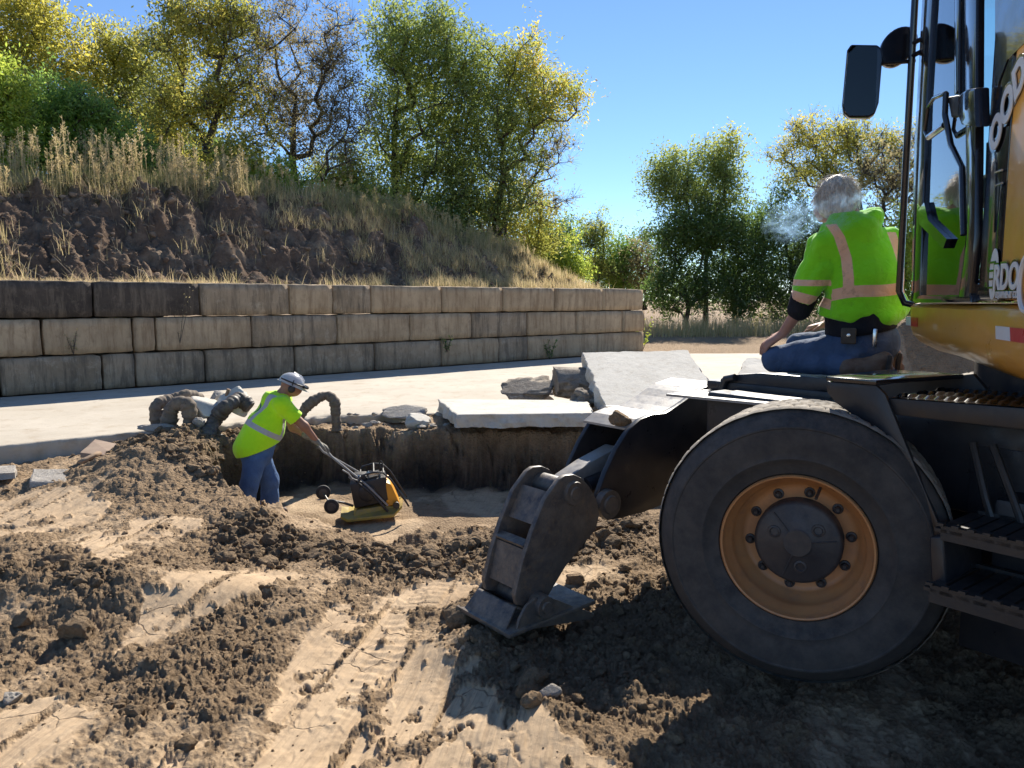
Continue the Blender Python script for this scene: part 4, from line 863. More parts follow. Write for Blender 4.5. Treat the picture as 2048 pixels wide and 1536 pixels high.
T([(1892, 186), (1868, 196), (1856, 215), (1850, 262), (1856, 276)], .008); T([(1892, 186), (1890, 230), (1902, 290), (1924, 335), (1927, 470)], .011); T([(1858, 274), (1890, 250)], .014)
hd.poly([onH(a, b, -.025) for a, b in ((1836, 420), (1848, 405), (1856, 440), (1893, 478), (1886, 497), (1838, 448))], HQ * .02)
hd.build('grab_bar', gb, cabp)
lk = MB().poly([onH(a, b, -.05) for a, b in ((1916, 190), (1934, 178), (1948, 176), (1950, 255), (1922, 250), (1914, 230))], HQ * .05); lk.bevel(.01); lk.build('door_lock', gb, cabp)
lk = MB().poly([onH(a, b, -.05) for a, b in ((1894, 194), (1916, 190), (1916, 232), (1902, 236))], HQ * .04); lk.bevel(.008); lk.build('door_handle', M['plastic'], cabp)
for q0, pp, nm in ((.97, [(.26, 1.7), (1.4, 1.7), (1.4, 3.12), (.3, 3.12)], 'side_window'),): MB().poly([H(a, q0, z) for a, z in pp], HQ * .005).build(nm, M['cab_glass'], cabp, 0)
MB().poly([H(.17, .08, 1.6), H(.17, .92, 1.6), H(.23, .92, 3.14), H(.23, .08, 3.14)], HE * .005).build('windscreen', M['cab_glass'], cabp, 0)
MB().poly([H(1.47, .08, 1.9), H(1.47, .92, 1.9), H(1.47, .92, 3.14), H(1.47, .08, 3.14)], HE * .005).build('rear_window', M['cab_glass'], cabp, 0)
se = MB(); se.box(H(.98, .5, 1.85), (.5, .5, .14), (HE, HQ, UP)); se.box(H(1.22, .5, 2.25), (.13, .48, .75), (HE, HQ, UP)); se.box(H(1.24, .5, 2.72), (.10, .26, .20), (HE, HQ, UP)); se.box(H(1.0, .5, 1.66), (.4, .4, .28), (HE, HQ, UP))
se.bevel(.04, 3); se.build('operator_seat', M['seat_cloth'], cabp)
co = MB(); co.box(H(.85, .17, 1.95), (.5, .12, .12), (HE, HQ, UP)); co.box(H(.85, .83, 1.95), (.5, .14, .14), (HE, HQ, UP)); co.box(H(.36, .5, 1.8), (.10, .2, .5), (HE, HQ, UP)); co.bevel(.02)
co.lathe([(0, .17), (.02, .185), (.04, .17)], H(.45, .5, 2.15), UP - HE * .5, 24, close=True); co.tube([H(.66, .17, 2.0), H(.64, .17, 2.16)], .014); co.tube([H(.66, .83, 2.0), H(.64, .83, 2.18)], .014)
co.build('control_console', M['plastic'], cabp)
# ---- mirrors and rail
rl = MB(); pb, pt = P(1797, 606, 3.98), P(1843, -40, 3.98); pt.x, pt.y = pb.x, pb.y
rl.tube([pb + Vector((.10, -.05, -.02)), pb + Vector((.03, 0, 0)), pb + Vector((0, 0, .06)), pt, pt + Vector((.05, -.05, .1))], .017, 12)
zc = P(1830, 100, 3.98).z
rl.tube([Vector((pb.x, pb.y, zc + .03)), H(.18, .02, zc + .03)], .012, 8); rl.tube([Vector((pb.x, pb.y, zc - .03)), H(.18, .02, zc - .03)], .012, 8)
for dz in (-.06, -.02, .03, .07): rl.lathe([(-.02, .022), (.02, .022)], Vector((pb.x + .08, pb.y - .03, zc + dz)), UP, 12)
rl.tube([P(1725, 128, 4.0), P(1765, 127, 3.99), P(1830, 122, 3.98)], .010, 8)
rl.build('mirror_rail', gb, exc)
mh = MB(); mo_ = [(1702, 88), (1755, 89), (1763, 96), (1766, 108), (1758, 205), (1750, 228), (1738, 235), (1698, 235), (1687, 226), (1684, 210), (1694, 100)]
mh.poly([P(a, b, 3.98) for a, b in mo_], Vector((.02, .055, 0))); mh.bevel(.012, 3); mh.build('mirror_housing', gb, exc)
mm, nt, b_, out = newmat('mirror_glass'); b_.inputs['Metallic'].default_value = 1; b_.inputs['Base Color'].default_value = (.55, .56, .55, 1); b_.inputs['Roughness'].default_value = .03; M['mirror_glass'] = mm
mg_ = MB(); ctr = Vector((1725, 162, 0)); mg_.poly([P(ctr.x + (a - ctr.x) * .93, ctr.y + (b - ctr.y) * .95, 3.972) for a, b in mo_], Vector((0, .004, 0))); mg_.build('mirror_glass', mm, exc, 0)
m2 = MB(); cc = P(1798, 92, 4.02); pts = [cc + Vector((.09 * math.cos(t) * (1 + .05 * math.sin(t)), .0, .098 * math.sin(t))) + Vector((.03 * math.sin(t), 0, 0)) for t in np.linspace(0, 2 * PI, 32, endpoint=False)]
m2.poly(pts, Vector((.01, .05, 0))); m2.bevel(.015, 3); m2.build('round_mirror_back', gb, exc)
bm2 = MB(); bm2.poly([H(-.1, 1.2, 1.5), H(-.1, 1.2, 1.9), H(-1.6, 1.2, 3.6), H(-1.75, 1.2, 3.4), H(-.9, 1.2, 1.9)], HQ * .3); bm2.poly([H(-1.6, 1.22, 3.6), H(-1.7, 1.22, 3.35), H(-2.8, 1.22, 2.6), H(-2.8, 1.22, 2.9)], HQ * .26); bm2.bevel(.02); bm2.build('boom', M['yellow_paint'], exc)
# ================================================================== PEOPLE (implicit surfaces meshed by surface nets)
class SDF:
    def __init__(s, lo, hi, h):
        s.lo, s.h = np.array(lo, float), h; n = np.ceil((np.array(hi) - s.lo) / h).astype(int) + 1
        ax = [s.lo[i] + np.arange(n[i]) * h for i in range(3)]; s.X = np.stack(np.meshgrid(*ax, indexing='ij'), -1).astype(np.float32); s.F = np.full(tuple(n), 9., np.float32)
    def _d(s, pr, X=None):
        X = s.X if X is None else X
        if pr[0] == 'c':                                  # tapered capsule: a, b, ra, rb, [flatten dir, k]
            _, a, b, ra, rb = pr[:5]; a = np.array(a, np.float32); b = np.array(b, np.float32); e = b - a; q = X - a
            t = np.clip((q @ e) / max(e @ e, 1e-9), 0, 1); d = q - t[..., None] * e
            if len(pr) > 5: n = np.array(pr[5], np.float32); n /= np.linalg.norm(n); d = d + (d @ n)[..., None] * n * (pr[6] - 1)
            return np.linalg.norm(d, axis=-1) - (ra + (rb - ra) * t)
        if pr[0] == 'e':                                  # ellipsoid: centre, radii, [rotation matrix rows]
            q = X - np.array(pr[1], np.float32)
            if len(pr) > 3: q = q @ np.array(pr[3], np.float32).T
            r = np.array(pr[2], np.float32); k = np.linalg.norm(q / r, axis=-1); return (k - 1) * min(pr[2]) * (1 + 0 * k)
        if pr[0] == 'p':                                  # half space: point, normal (inside = ahead of the normal)
            return -(X - np.array(pr[1], np.float32)) @ (np.array(pr[2], np.float32) / np.linalg.norm(pr[2]))
    def add(s, prims, k=.03):
        for pr in prims:
            d = s._d(pr); kk = k; h_ = np.maximum(kk - np.abs(s.F - d), 0) / kk; s.F = np.minimum(s.F, d) - h_ * h_ * kk * .25
        return s
    def cut(s, prims, k=.01):
        for pr in prims:
            d = -s._d(pr); h_ = np.maximum(k - np.abs(s.F - d), 0) / k; s.F = np.maximum(s.F, d) + h_ * h_ * k * .25
        return s
    def wrinkle(s, amp, f, seed=0, st=(1, 1, 1)):
        b = np.abs(s.F) < .06; X = s.X[b]; o = seed * 7.7
        v = n3(X[:, 0] * f * st[0] + o, X[:, 1] * f * st[1], X[:, 2] * f * st[2]); v2 = n3(X[:, 0] * f * 2.3 * st[0], X[:, 1] * f * 2.3 * st[1] + o, X[:, 2] * f * 2.3 * st[2])
        s.F[b] += (amp * ((1 - 2.2 * np.abs(v)) * .6 + .35 * v2)).astype(np.float32); return s
    def mesh(s, name, attrs=None):
        F_ = s.F; S = F_ < 0; n = np.array(F_.shape); cs = tuple(n - 1); acc = np.zeros(cs + (3,), np.float32); cnt = np.zeros(cs, np.int32); quads = []
        for a in range(3):
            sl0 = [slice(None)] * 3; sl1 = [slice(None)] * 3; sl0[a] = slice(0, -1); sl1[a] = slice(1, None)
            f0, f1 = F_[tuple(sl0)], F_[tuple(sl1)]; C_ = S[tuple(sl0)] != S[tuple(sl1)]; I = np.argwhere(C_)
            t = (f0[C_] / (f0[C_] - f1[C_])); pos = I.astype(np.float32); pos[:, a] += t
            b, c = [(1, 2), (2, 0), (0, 1)][a]
            for db in (0, -1):
                for dc in (0, -1):
                    J_ = I.copy(); J_[:, b] += db; J_[:, c] += dc; ok = ((J_ >= 0) & (J_ < n - 1)).all(1); Jk = J_[ok]
                    np.add.at(acc, tuple(Jk.T), pos[ok]); np.add.at(cnt, tuple(Jk.T), 1)
            ok = (I[:, b] > 0) & (I[:, c] > 0) & (I[:, b] < n[b] - 1) & (I[:, c] < n[c] - 1); Ik = I[ok]; sg = S[tuple(sl0)][tuple(Ik.T)]
            q = []
            for db, dc in ((-1, -1), (0, -1), (0, 0), (-1, 0)):
                J_ = Ik.copy(); J_[:, b] += db; J_[:, c] += dc; q.append(J_)
            q = np.stack(q, 1); q[~sg] = q[~sg][:, ::-1]; quads.append(q)
        act = cnt > 0; idx = -np.ones(cs, int); idx[act] = np.arange(act.sum()); V = acc[act] / cnt[act][:, None] * s.h + s.lo
        Q = np.concatenate(quads); Fq = idx[Q[..., 0], Q[..., 1], Q[..., 2]]
        me = npmesh(name, V, Fq, smooth=True)
        if attrs:
            for nme, fn in attrs.items(): attr(me, nme, fn(V))
        return me
def cloth(name, c1, c2, scale=8, rough=.9, weave=350, dirt=None, stripes=None, sheen=0, transl=0):
    m, nt, b, out = newmat(name); v = coords(nt); col = mix(nt, vramp(nt, noise(nt, v, scale, 6, .6), .38, .62), c1, c2)
    if dirt: col = mix(nt, vramp(nt, noise(nt, v, scale * 1.6, 8, .7), .60, .72, 0, dirt[1]), col, dirt[0])
    for (an, sc_, wd) in (stripes or []):
        at = N(nt, 'Attribute', attribute_name=an).outputs['Fac']; f = vramp(nt, at, -.0015, .0015); sc2 = mix(nt, vramp(nt, noise(nt, v, 14, 6, .7), .55, .68, 0, .6), sc_, tuple(q * .45 for q in sc_)); col = mix(nt, f, col, sc2)
    L(nt, col, b.inputs['Base Color']); b.inputs['Roughness'].default_value = rough; b.inputs['Specular IOR Level'].default_value = .25; b.inputs['Sheen Weight'].default_value = sheen
    L(nt, bump(nt, noise(nt, v, weave, 3, .6), .35, .002, bump(nt, noise(nt, v, 22, 4, .55, .6), .55, .02)), b.inputs['Normal'])
    return m
skin = surf('skin', (.42, .20, .13), (.50, .25, .165), 12, .55, .2, 120, spec=.4); skin.node_tree.nodes['Principled BSDF'].inputs['Subsurface Weight'].default_value = .12; skin.node_tree.nodes['Principled BSDF'].inputs['Subsurface Radius'].default_value = (.01, .004, .002)
M['skin'] = skin; M['skin_dark'] = surf('tanned_skin', (.30, .14, .085), (.37, .18, .11), 12, .55, .2, 120, spec=.4)
def hand(pr, w_, dr, nrm, side, s=1., curl=.5, spread=1.):
    """palm from wrist w_ along dr, back-of-hand normal nrm, thumb to side; appends tapered capsules"""
    w_, dr, nrm = Vector(w_), Vector(dr).normalized(), Vector(nrm).normalized(); sd2 = dr.cross(nrm).normalized() * side
    kn = w_ + dr * .085 * s
    pr.append(('c', w_, w_ + dr * .07 * s, .024 * s, .032 * s, tuple(nrm), 1.9)); pr.append(('c', w_ + dr * .03 * s, kn, .030 * s, .034 * s, tuple(nrm), 2.1))
    F_ = []
    for k, (o, l) in enumerate(((.030, .070), (.010, .080), (-.010, .075), (-.029, .058))):
        b0 = kn + sd2 * o * s; d = dr + sd2 * (o * 4 * spread); p1 = b0 + d.normalized() * l * .45 * s - nrm * .15 * l * curl * s
        p2 = p1 + (d.normalized() * (1 - .4 * curl) - nrm * curl).normalized() * l * .33 * s; p3 = p2 + (d.normalized() * (1 - .8 * curl) - nrm * 1.3 * curl).normalized() * l * .26 * s
        F_ += [('c', b0, p1, .0095 * s, .0088 * s), ('c', p1, p2, .0088 * s, .008 * s), ('c', p2, p3, .008 * s, .0068 * s)]
    t0 = w_ + dr * .025 * s + sd2 * .022 * s; t1 = t0 + (dr * .6 + sd2 * .75 - nrm * .2).normalized() * .045 * s; t2 = t1 + (dr * .95 + sd2 * .25 - nrm * .3).normalized() * .032 * s
    F_ += [('c', t0, t1, .0135 * s, .011 * s), ('c', t1, t2, .0105 * s, .0085 * s)]
    return F_
# ---------------------------------------------------------------- kneeling man
KO = P(1660, 752, 4.28); KB = math.atan2(KO.x, KO.y)
man = thing('person', 'grey-haired man in lime hooded sweatshirt and jeans kneeling on the excavator deck', 'person', KO, -KB)
def k_(px, py, y=0.): return ((px - 1660) * .00257, y, (752 - py) * .00279)
def kv(px, py, y=0.): return Vector(k_(px, py, y))
hip = kv(1728, 692, .05); chest = kv(1700, 540, .03); neck = kv(1678, 440, .02); head = kv(1655, 405, .05)
LS, RSH = kv(1638, 488, -.02), kv(1762, 490, .08); LE, RE = kv(1604, 600, .0), kv(1760, 590, .34); LW, RWs = kv(1560, 668, .02), kv(1650, 650, .42)
LK, RK = kv(1545, 722, .02), kv(1590, 700, .36)
LF, RF = kv(1712, 735, -.12), kv(1740, 732, .12)
b = SDF((-.45, -.25, -.03), (.45, .60, 1.16), .0085)
hd_ = Vector(head)
b.add([('c', hip, chest, .13, .15, (0, 1, .1), 1.25), ('c', chest, neck, .14, .07), ('c', neck, hd_ + Vector((0, 0, -.04)), .058, .062),
       ('c', LS, LE, .052, .042), ('c', LE, LW, .040, .027), ('c', RSH, RE, .052, .042), ('c', RE, RWs, .040, .027),
       ('c', hip + Vector((-.06, -.06, 0)), LK, .09, .062), ('c', LK, LF, .055, .045), ('c', hip + Vector((0, .1, 0)), RK, .09, .062), ('c', RK, RF, .055, .045)], .03)
b.add([('e', hd_, (.078, .100, .112)), ('e', hd_ + Vector((-.05, .05, -.05)), (.055, .06, .06)), ('c', hd_ + Vector((-.085, .055, -.02)), hd_ + Vector((-.098, .062, -.045)), .012, .014), ('e', hd_ + Vector((-.072, .07, -.062)), (.018, .022, .010)),
       ('e', hd_ + Vector((-.055, .075, -.085)), (.028, .03, .022))], .02)
b.add([('e', hd_ + Vector((-.055, -.035, -.015)), (.010, .018, .032)), ('e', hd_ + Vector((.075, .02, -.015)), (.010, .018, .032))], .008)
Fh = hand([], LW, LK - LW + Vector((-.02, -.01, .02)), (-.35, -.25, .9), 1, 1.05, .45); pl = []; Fh = hand(pl, LW, (-.75, -.05, -.55), (-.5, -.45, .75), 1, 1.08, .5); b.add(pl, .02); b.add(Fh, .006)
pl = []; Fh = hand(pl, RWs, (-.8, .0, -.3), (0, 0, 1), -1, 1.05, .5); b.add(pl, .02); b.add(Fh, .006)
link('body', b.mesh('body'), M['skin'], man)
# jeans
j = SDF((-.42, -.25, -.03), (.42, .60, .50), .0085)
j.add([('e', hip + Vector((.0, .0, .02)), (.175, .150, .155)), ('c', hip + Vector((-.02, 0, .10)), hip + Vector((-.05, -.01, .22)), .145, .145, (0, 1, 0), 1.1),
       ('c', hip + Vector((-.05, -.07, -.01)), LK, .108, .078), ('c', LK + Vector((.02, 0, -.012)), kv(1692, 727, -.12), .070, .062), ('c', hip + Vector((.02, .12, 0)), RK, .105, .078), ('c', RK, kv(1700, 728, .12), .07, .066)], .035)
j.wrinkle(.0075, 9, 3, (1.4, 1, .9)); j.cut([('p', (0, 0, .010), (0, 0, -1))], .008)
j.cut([('p', hip + Vector((-.02, 0, .235)), (-.1, 0, 1))], .006)
M['jeans'] = cloth('blue_jeans', (.055, .085, .15), (.085, .125, .21), 7, .85, 500, ((.16, .15, .15), .35)); M['jeans2'] = cloth('bright_blue_jeans', (.07, .13, .27), (.10, .18, .34), 7, .85, 400, ((.17, .16, .16), .3))
link('jeans', j.mesh('jeans'), M['jeans'], man)
# black shirt under the sweatshirt
t = SDF((-.40, -.25, .18), (.42, .55, .62), .009)
t.add([('c', hip + Vector((-.03, 0, .10)), hip + Vector((-.06, 0, .28)), .185, .165, (0, 1, 0), 1.05), ('c', LE + Vector((.01, 0, .07)), LE + (LW - LE) * .28, .082, .066), ('c', RE, RE + (RWs - RE) * .4, .07, .06)], .02)
t.cut([('p', hip + Vector((0, 0, .085)), (.16, .1, -1))], .006)
t.wrinkle(.002, 10, 5); M['black_cloth'] = cloth('black_cotton', (.012, .012, .016), (.02, .02, .024), 9, .95, 400)
link('shirt', t.mesh('shirt'), M['black_cloth'], man)
# sweatshirt
g = SDF((-.46, -.30, .20), (.50, .58, 1.06), .0078)
tw = kv(1712, 622, .04); mid = kv(1718, 560, .02)
g.add([('c', tw, mid, .205, .20, (0, 1, .1), 1.30), ('c', mid, kv(1698, 500, .03), .200, .172, (0, 1, .1), 1.30), ('c', kv(1650, 500, .0), kv(1755, 500, .08), .105, .105), ('c', kv(1655, 648, -.0), kv(1786, 612, .08), .075, .075, (0, 1, 0), .9), ('e', kv(1712, 632, .03), (.19, .155, .06))], .05)
g.add([('c', LS + Vector((-.01, 0, -.02)), LE + Vector((-.005, -.02, .03)), .092, .076), ('c', RSH, RE, .095, .08), ('c', RE, RE + (RWs - RE) * .5, .08, .07), ('c', kv(1636, 545, -.05), kv(1600, 592, -.05), .072, .080)], .014)
g.add([('c', kv(1650, 462, .03), kv(1732, 440, .08), .072, .070), ('c', kv(1660, 452, -.045), kv(1728, 448, .0), .068, .066), ('e', kv(1690, 462, -.05), (.135, .08, .07))], .03)   # hood lying on the back
g.wrinkle(.022, 5.5, 9, (1, 1, .8)); g.wrinkle(.005, 15, 2)
g.cut([('e', hd_ + Vector((-.02, .05, -.01)), (.105, .13, .14))], .02)
n1 = (LW - LE); g.cut([('c', LE + Vector((-.03, 0, -.055)), LE + n1 * 1.2, .10, .14)], .006)
g.cut([('p', kv(1710, 646, 0), (-.22, .1, -1))], .012)
g.cut([('c', tw + Vector((-.0, .0, -.10)), hip, .165, .15, (0, 1, .1), 1.2)], .01)
def band(V, a, wd): return wd - np.abs(a)
def st_b(V):
    x, y, z = V[:, 0], V[:, 1], V[:, 2]
    torso = (x > k_(1652, 0)[0] + .01)
    zc_ = k_(0, 583)[2] + (x - .1) * .115 - .01 + .006 * np.sin(x * 18)
    r = np.where(torso, .031 - np.abs(z - zc_), -.1)
    xs = np.interp(z, [k_(0, 590)[2], k_(0, 560)[2], k_(0, 520)[2], k_(0, 480)[2], k_(0, 450)[2]], [k_(1688, 0)[0], k_(1687, 0)[0], k_(1681, 0)[0], k_(1666, 0)[0], k_(1645, 0)[0]])
    v = np.where((y < .13) & (z > zc_) & (z < k_(0, 455)[2]), .027 - np.abs(x - xs), -.1)
    xs2 = np.interp(z, [k_(0, 590)[2], k_(0, 520)[2], k_(0, 470)[2]], [k_(1802, 0)[0], k_(1784, 0)[0], k_(1765, 0)[0]])
    v2 = np.where((z > zc_) & (z < k_(0, 470)[2]) & (y > -.2), .022 - np.abs(x - xs2), -.1)
    # sleeve bands, across the arm
    d = np.array((LE - LS).normalized()); L0 = np.array(LE); s_ = (V - L0) @ d; perp = np.linalg.norm(V - L0 - s_[:, None] * d, axis=1); arm = (x < k_(1655, 0)[0]) & (y < .2)
    s1 = np.where(arm, .027 - np.abs(s_ + .012), -.1); s2 = np.where(arm, .016 - np.abs(s_ + .105 + .25 * (x + .1)), -.1)
    return np.maximum.reduce([r, v, v2, s1, s2])
M['hivis_knit'] = cloth('lime_sweatshirt', (.20, .62, .012), (.24, .72, .015), 5, .95, 260, ((.10, .20, .03), .6), [('band', (.80, .47, .30), .03)], .3)
link('sweatshirt', g.mesh('sweatshirt', {'band': st_b}), M['hivis_knit'], man)
# hair
hr = SDF(tuple(hd_ - Vector((.16, .2, .16))), tuple(hd_ + Vector((.18, .2, .18))), .005)
hr.add([('e', hd_ + Vector((.006, -.012, .012)), (.108, .116, .128)), ('e', hd_ + Vector((.02, -.07, -.045)), (.088, .06, .07))], .02)
hr.cut([('e', hd_ + Vector((-.085, .10, -.06)), (.085, .10, .11))], .01)
hr.wrinkle(.007, 26, 4, (1, 1, .35)); hm_, nt, b_, out = newmat('grey_hair'); v = coords(nt, 'Object', (70, 70, 7)); n_ = noise(nt, v, 1., 5, .6, .5); L(nt, mix(nt, vramp(nt, n_, .35, .65), (.45, .38, .30), (.92, .86, .76)), b_.inputs['Base Color']); b_.inputs['Roughness'].default_value = .5; L(nt, bump(nt, n_, 1., .02), b_.inputs['Normal']); M['grey_hair'] = hm_
ho = link('hair', hr.mesh('hair'), M['grey_hair'], man)
# loose strands on the outline
rs = np.random.RandomState(3); hm = MB()
for k in range(900):
    v = Vector(rs.randn(3)); v.z = abs(v.z) * .9 - .25; v.normalize()
    if v.y > .55 and v.z < .3: continue
    p0 = hd_ + Vector((v.x * .104 + .006, v.y * .112 - .012, v.z * .124 + .012)); tang = (Vector((0, -.2, -1)) - v * Vector((0, -.2, -1)).dot(v)).normalized()
    hm.tube([p0, p0 + tang * .022 + v * .010, p0 + tang * .052 + v * (.008 + .018 * rs.rand())], [.0011, .001, .0004], 3, False)
hm.build('hair_strands', M['grey_hair'], man, 60, False)
# boots, pouch, belt
M['boot'] = surf('boot_leather', (.10, .055, .035), (.15, .085, .055), 9, .7, .4, 50, dust=.5); M['sole'] = surf('boot_sole', (.02, .018, .017), (.035, .03, .028), 9, .9, .3, 60, dust=.6)
for nm, ap, y0 in (('boot', kv(1728, 733, -.15), 0), ('boot', kv(1752, 733, .06), 0)):
    bo = SDF(tuple(ap + Vector((-.14, -.12, -.08))), tuple(ap + Vector((.20, .14, .16))), .006)
    bo.add([('c', ap + Vector((-.08, 0, .005)), ap + Vector((.03, 0, .01)), .056, .056), ('c', ap + Vector((.03, .0, .02)), ap + Vector((.085, .01, .055)), .052, .046), ('c', ap + Vector((.06, 0, .0)), ap + Vector((.10, .01, -.005)), .045, .04)], .02); bo.wrinkle(.004, 22, 4)
    bo.cut([('p', (0, 0, .004), (0, 0, -1))], .004); x = link('boot', bo.mesh('boot'), M['boot'], man)
    MB().poly([ap + Vector((.086, -.042, -.05)), ap + Vector((.100, -.045, .085)), ap + Vector((.100, .055, .085)), ap + Vector((.086, .05, -.05))], (.022, 0, -.003)).bevel(.006).build('sole', M['sole'], x, 35, False)
pc = kv(1692, 669, -.155); MB().box(pc, (.075, .035, .085)).bevel(.01, 3).build('tool_pouch', surf('pouch_leather', (.06, .045, .035), (.09, .07, .05), 12, .7, .3, 60), man, 35, False)
MB().lathe([(0, .011), (.004, .010), (.006, 0)], pc + Vector((0, -.018, .004)), (0, -1, 0), 20).build('pouch_stud', M['chrome'], man, 35, False)
MB().box(kv(1742, 672, -.135), (.022, .02, .10)).bevel(.006).build('knife_clip', M['chrome'], man, 35, False)
# ---------------------------------------------------------------- worker with the plate compactor
KB2 = math.atan2(-2.72, 7.9); WOo = Vector((-2.58, 7.5, -.695))
wk = thing('person', 'worker in lime t-shirt and white hard hat pushing a plate compactor', 'person', WOo, -KB2); wk.scale = (.97,) * 3
def q_(px, py, y=0.): return Vector(((px - 495) * .00486, y, (1040 - py) * .00514))
hipw = q_(505, 902, .0); chw = q_(535, 830, .02); nkw = q_(561, 788, .03); hdw = q_(578, 772, .03)
S1, S2 = q_(558, 806, -.13), q_(562, 802, .17); E1_, E2_ = q_(602, 850, -.13), q_(583, 862, .22); H1, H2 = q_(628, 884, -.08), q_(612, 880, .14)
A1, A2 = q_(477, 1036, -.06), q_(528, 1036, .14); K1, K2 = q_(487, 965, -.09), q_(530, 965, .12)
b = SDF((-.40, -.36, -.04), (.82, .48, 1.62), .011)
b.add([('c', hipw, chw, .13, .145), ('c', chw, nkw, .13, .06), ('c', nkw, hdw, .055, .06), ('c', S1, E1_, .056, .046), ('c', E1_, H1, .044, .028), ('c', S2, E2_, .056, .046), ('c', E2_, H2, .044, .028),
       ('c', hipw + Vector((0, -.08, 0)), K1, .09, .06), ('c', K1, A1 + Vector((0, 0, .03)), .055, .04), ('c', hipw + Vector((0, .08, 0)), K2, .09, .06), ('c', K2, A2 + Vector((0, 0, .03)), .055, .04), ('c', A1 + Vector((-.05, 0, .03)), A1 + Vector((.12, -.02, .02)), .045, .035), ('c', A2 + Vector((-.05, 0, .03)), A2 + Vector((.12, -.02, .02)), .045, .035)], .03)
b.add([('e', hdw, (.095, .078, .11)), ('e', hdw + Vector((.045, 0, -.055)), (.055, .055, .05)), ('c', hdw + Vector((.09, 0, -.01)), hdw + Vector((.108, 0, -.035)), .012, .016), ('e', hdw + Vector((.085, 0, -.065)), (.022, .022, .010)), ('e', hdw + Vector((-.0, -.08, -.02)), (.018, .012, .03)), ('e', hdw + Vector((0, .08, -.02)), (.018, .012, .03))], .018)
link('body', b.mesh('body'), M['skin_dark'], wk)
j = SDF((-.40, -.34, -.04), (.40, .40, .92), .0095)
j.add([('e', hipw + Vector((-.01, 0, -.0)), (.165, .185, .15)), ('c', hipw, hipw + Vector((.04, 0, .12)), .16, .165), ('c', hipw + Vector((-.01, -.09, -.03)), K1, .115, .095), ('c', K1, A1 + Vector((-.01, 0, .05)), .092, .10), ('c', hipw + Vector((.02, .09, -.03)), K2, .115, .095), ('c', K2, A2 + Vector((0, 0, .05)), .092, .10)], .03)
j.wrinkle(.008, 7, 6, (1, 1, .8)); j.cut([('p', (0, 0, .03), (0, 0, -1))], .01)
link('jeans', j.mesh('jeans'), M['jeans2'], wk)
g = SDF((-.42, -.36, .58), (.62, .46, 1.50), .0085)
dtor = (nkw - hipw).normalized()
g.add([('c', q_(502, 888), q_(522, 855), .225, .218, (.6, 0, -.6), 1.12), ('c', q_(522, 855), q_(545, 815, .02), .215, .17, (.6, 0, -.6), 1.15), ('c', S1, S2, .095, .095), ('c', q_(545, 800, .02), nkw + Vector((-.01, 0, -.01)), .13, .072), ('c', S1, S1 + (E1_ - S1) * .62, .088, .088), ('c', S2, S2 + (E2_ - S2) * .6, .085, .085), ('c', q_(495, 892), q_(530, 902), .165, .14)], .035)
g.wrinkle(.012, 6, 8, (1, 1, 1)); g.cut([('p', q_(502, 897), (.33, 0, -1))], .008)
for S_, E_ in ((S1, E1_), (S2, E2_)): g.cut([('c', S_ + (E_ - S_) * .95, E_ + (E_ - S_) * .3, .12, .14)], .006)
g.cut([('c', nkw + Vector((0, 0, .02)), nkw + dtor * .2, .062, .07)], .01); g.cut([('c', q_(505, 910), q_(515, 880), .17, .15)], .01)
def st_w(V):
    x, y, z = V[:, 0], V[:, 1], V[:, 2]; d = np.array(dtor); o = np.array(hipw); s_ = (V - o) @ d; n_ = np.array((d[2], 0, -d[0])); f = (V - o) @ n_
    r = .027 - np.abs(s_ - .245 + .10 * f); arm = (np.abs(y - .02) > .235) | (f > .17); r = np.where(arm & (s_ > .2) & (f > .12), -.1, r)
    v = np.where((s_ > .25) & (s_ < .62), .024 - np.abs(np.abs(y - .02) - .115), -.1); return np.maximum(r, v)
def gr_w(V):
    d = np.array(dtor); o = np.array(hipw); s_ = (V - o) @ d; y = V[:, 1] - .02; n_ = np.array((d[2], 0, -d[0])); f = (V - o) @ n_
    r = np.hypot(y / 1.25, s_ - .43); return np.where((f < 0) & (np.abs(np.arctan2(s_ - .43, y)) % 1.6 > .5), .009 - np.abs(r - .062), -.1)
M['hivis_shirt'] = cloth('lime_t_shirt', (.50, .95, .012), (.56, 1.0, .015), 5, .8, 300, None, [('mark', (.02, .12, .10), .03), ('band', (.46, .46, .44), .03)], .2)
link('t_shirt', g.mesh('t_shirt', {'band': st_w, 'mark': gr_w}), M['hivis_shirt'], wk)
for hp, dd, sd3 in ((H1, (.75, .15, -.55), 1), (H2, (.75, -.1, -.55), -1)):
    gl_ = SDF(tuple(hp - Vector((.10, .12, .13))), tuple(hp + Vector((.16, .12, .10))), .006); pl = []; Fh = hand(pl, hp, dd, (.5, 0, .85), sd3, 1.15, .8); gl_.add([('c', hp - Vector((.03, 0, -.02)), hp, .034, .034)] + pl, .02); gl_.add([(f[0], f[1], f[2], f[3] * 1.2, f[4] * 1.2) for f in Fh], .008)
    link('glove', gl_.mesh('glove'), surf('work_glove', (.14, .13, .11), (.30, .27, .21), 30, .9, .3, 80), wk)
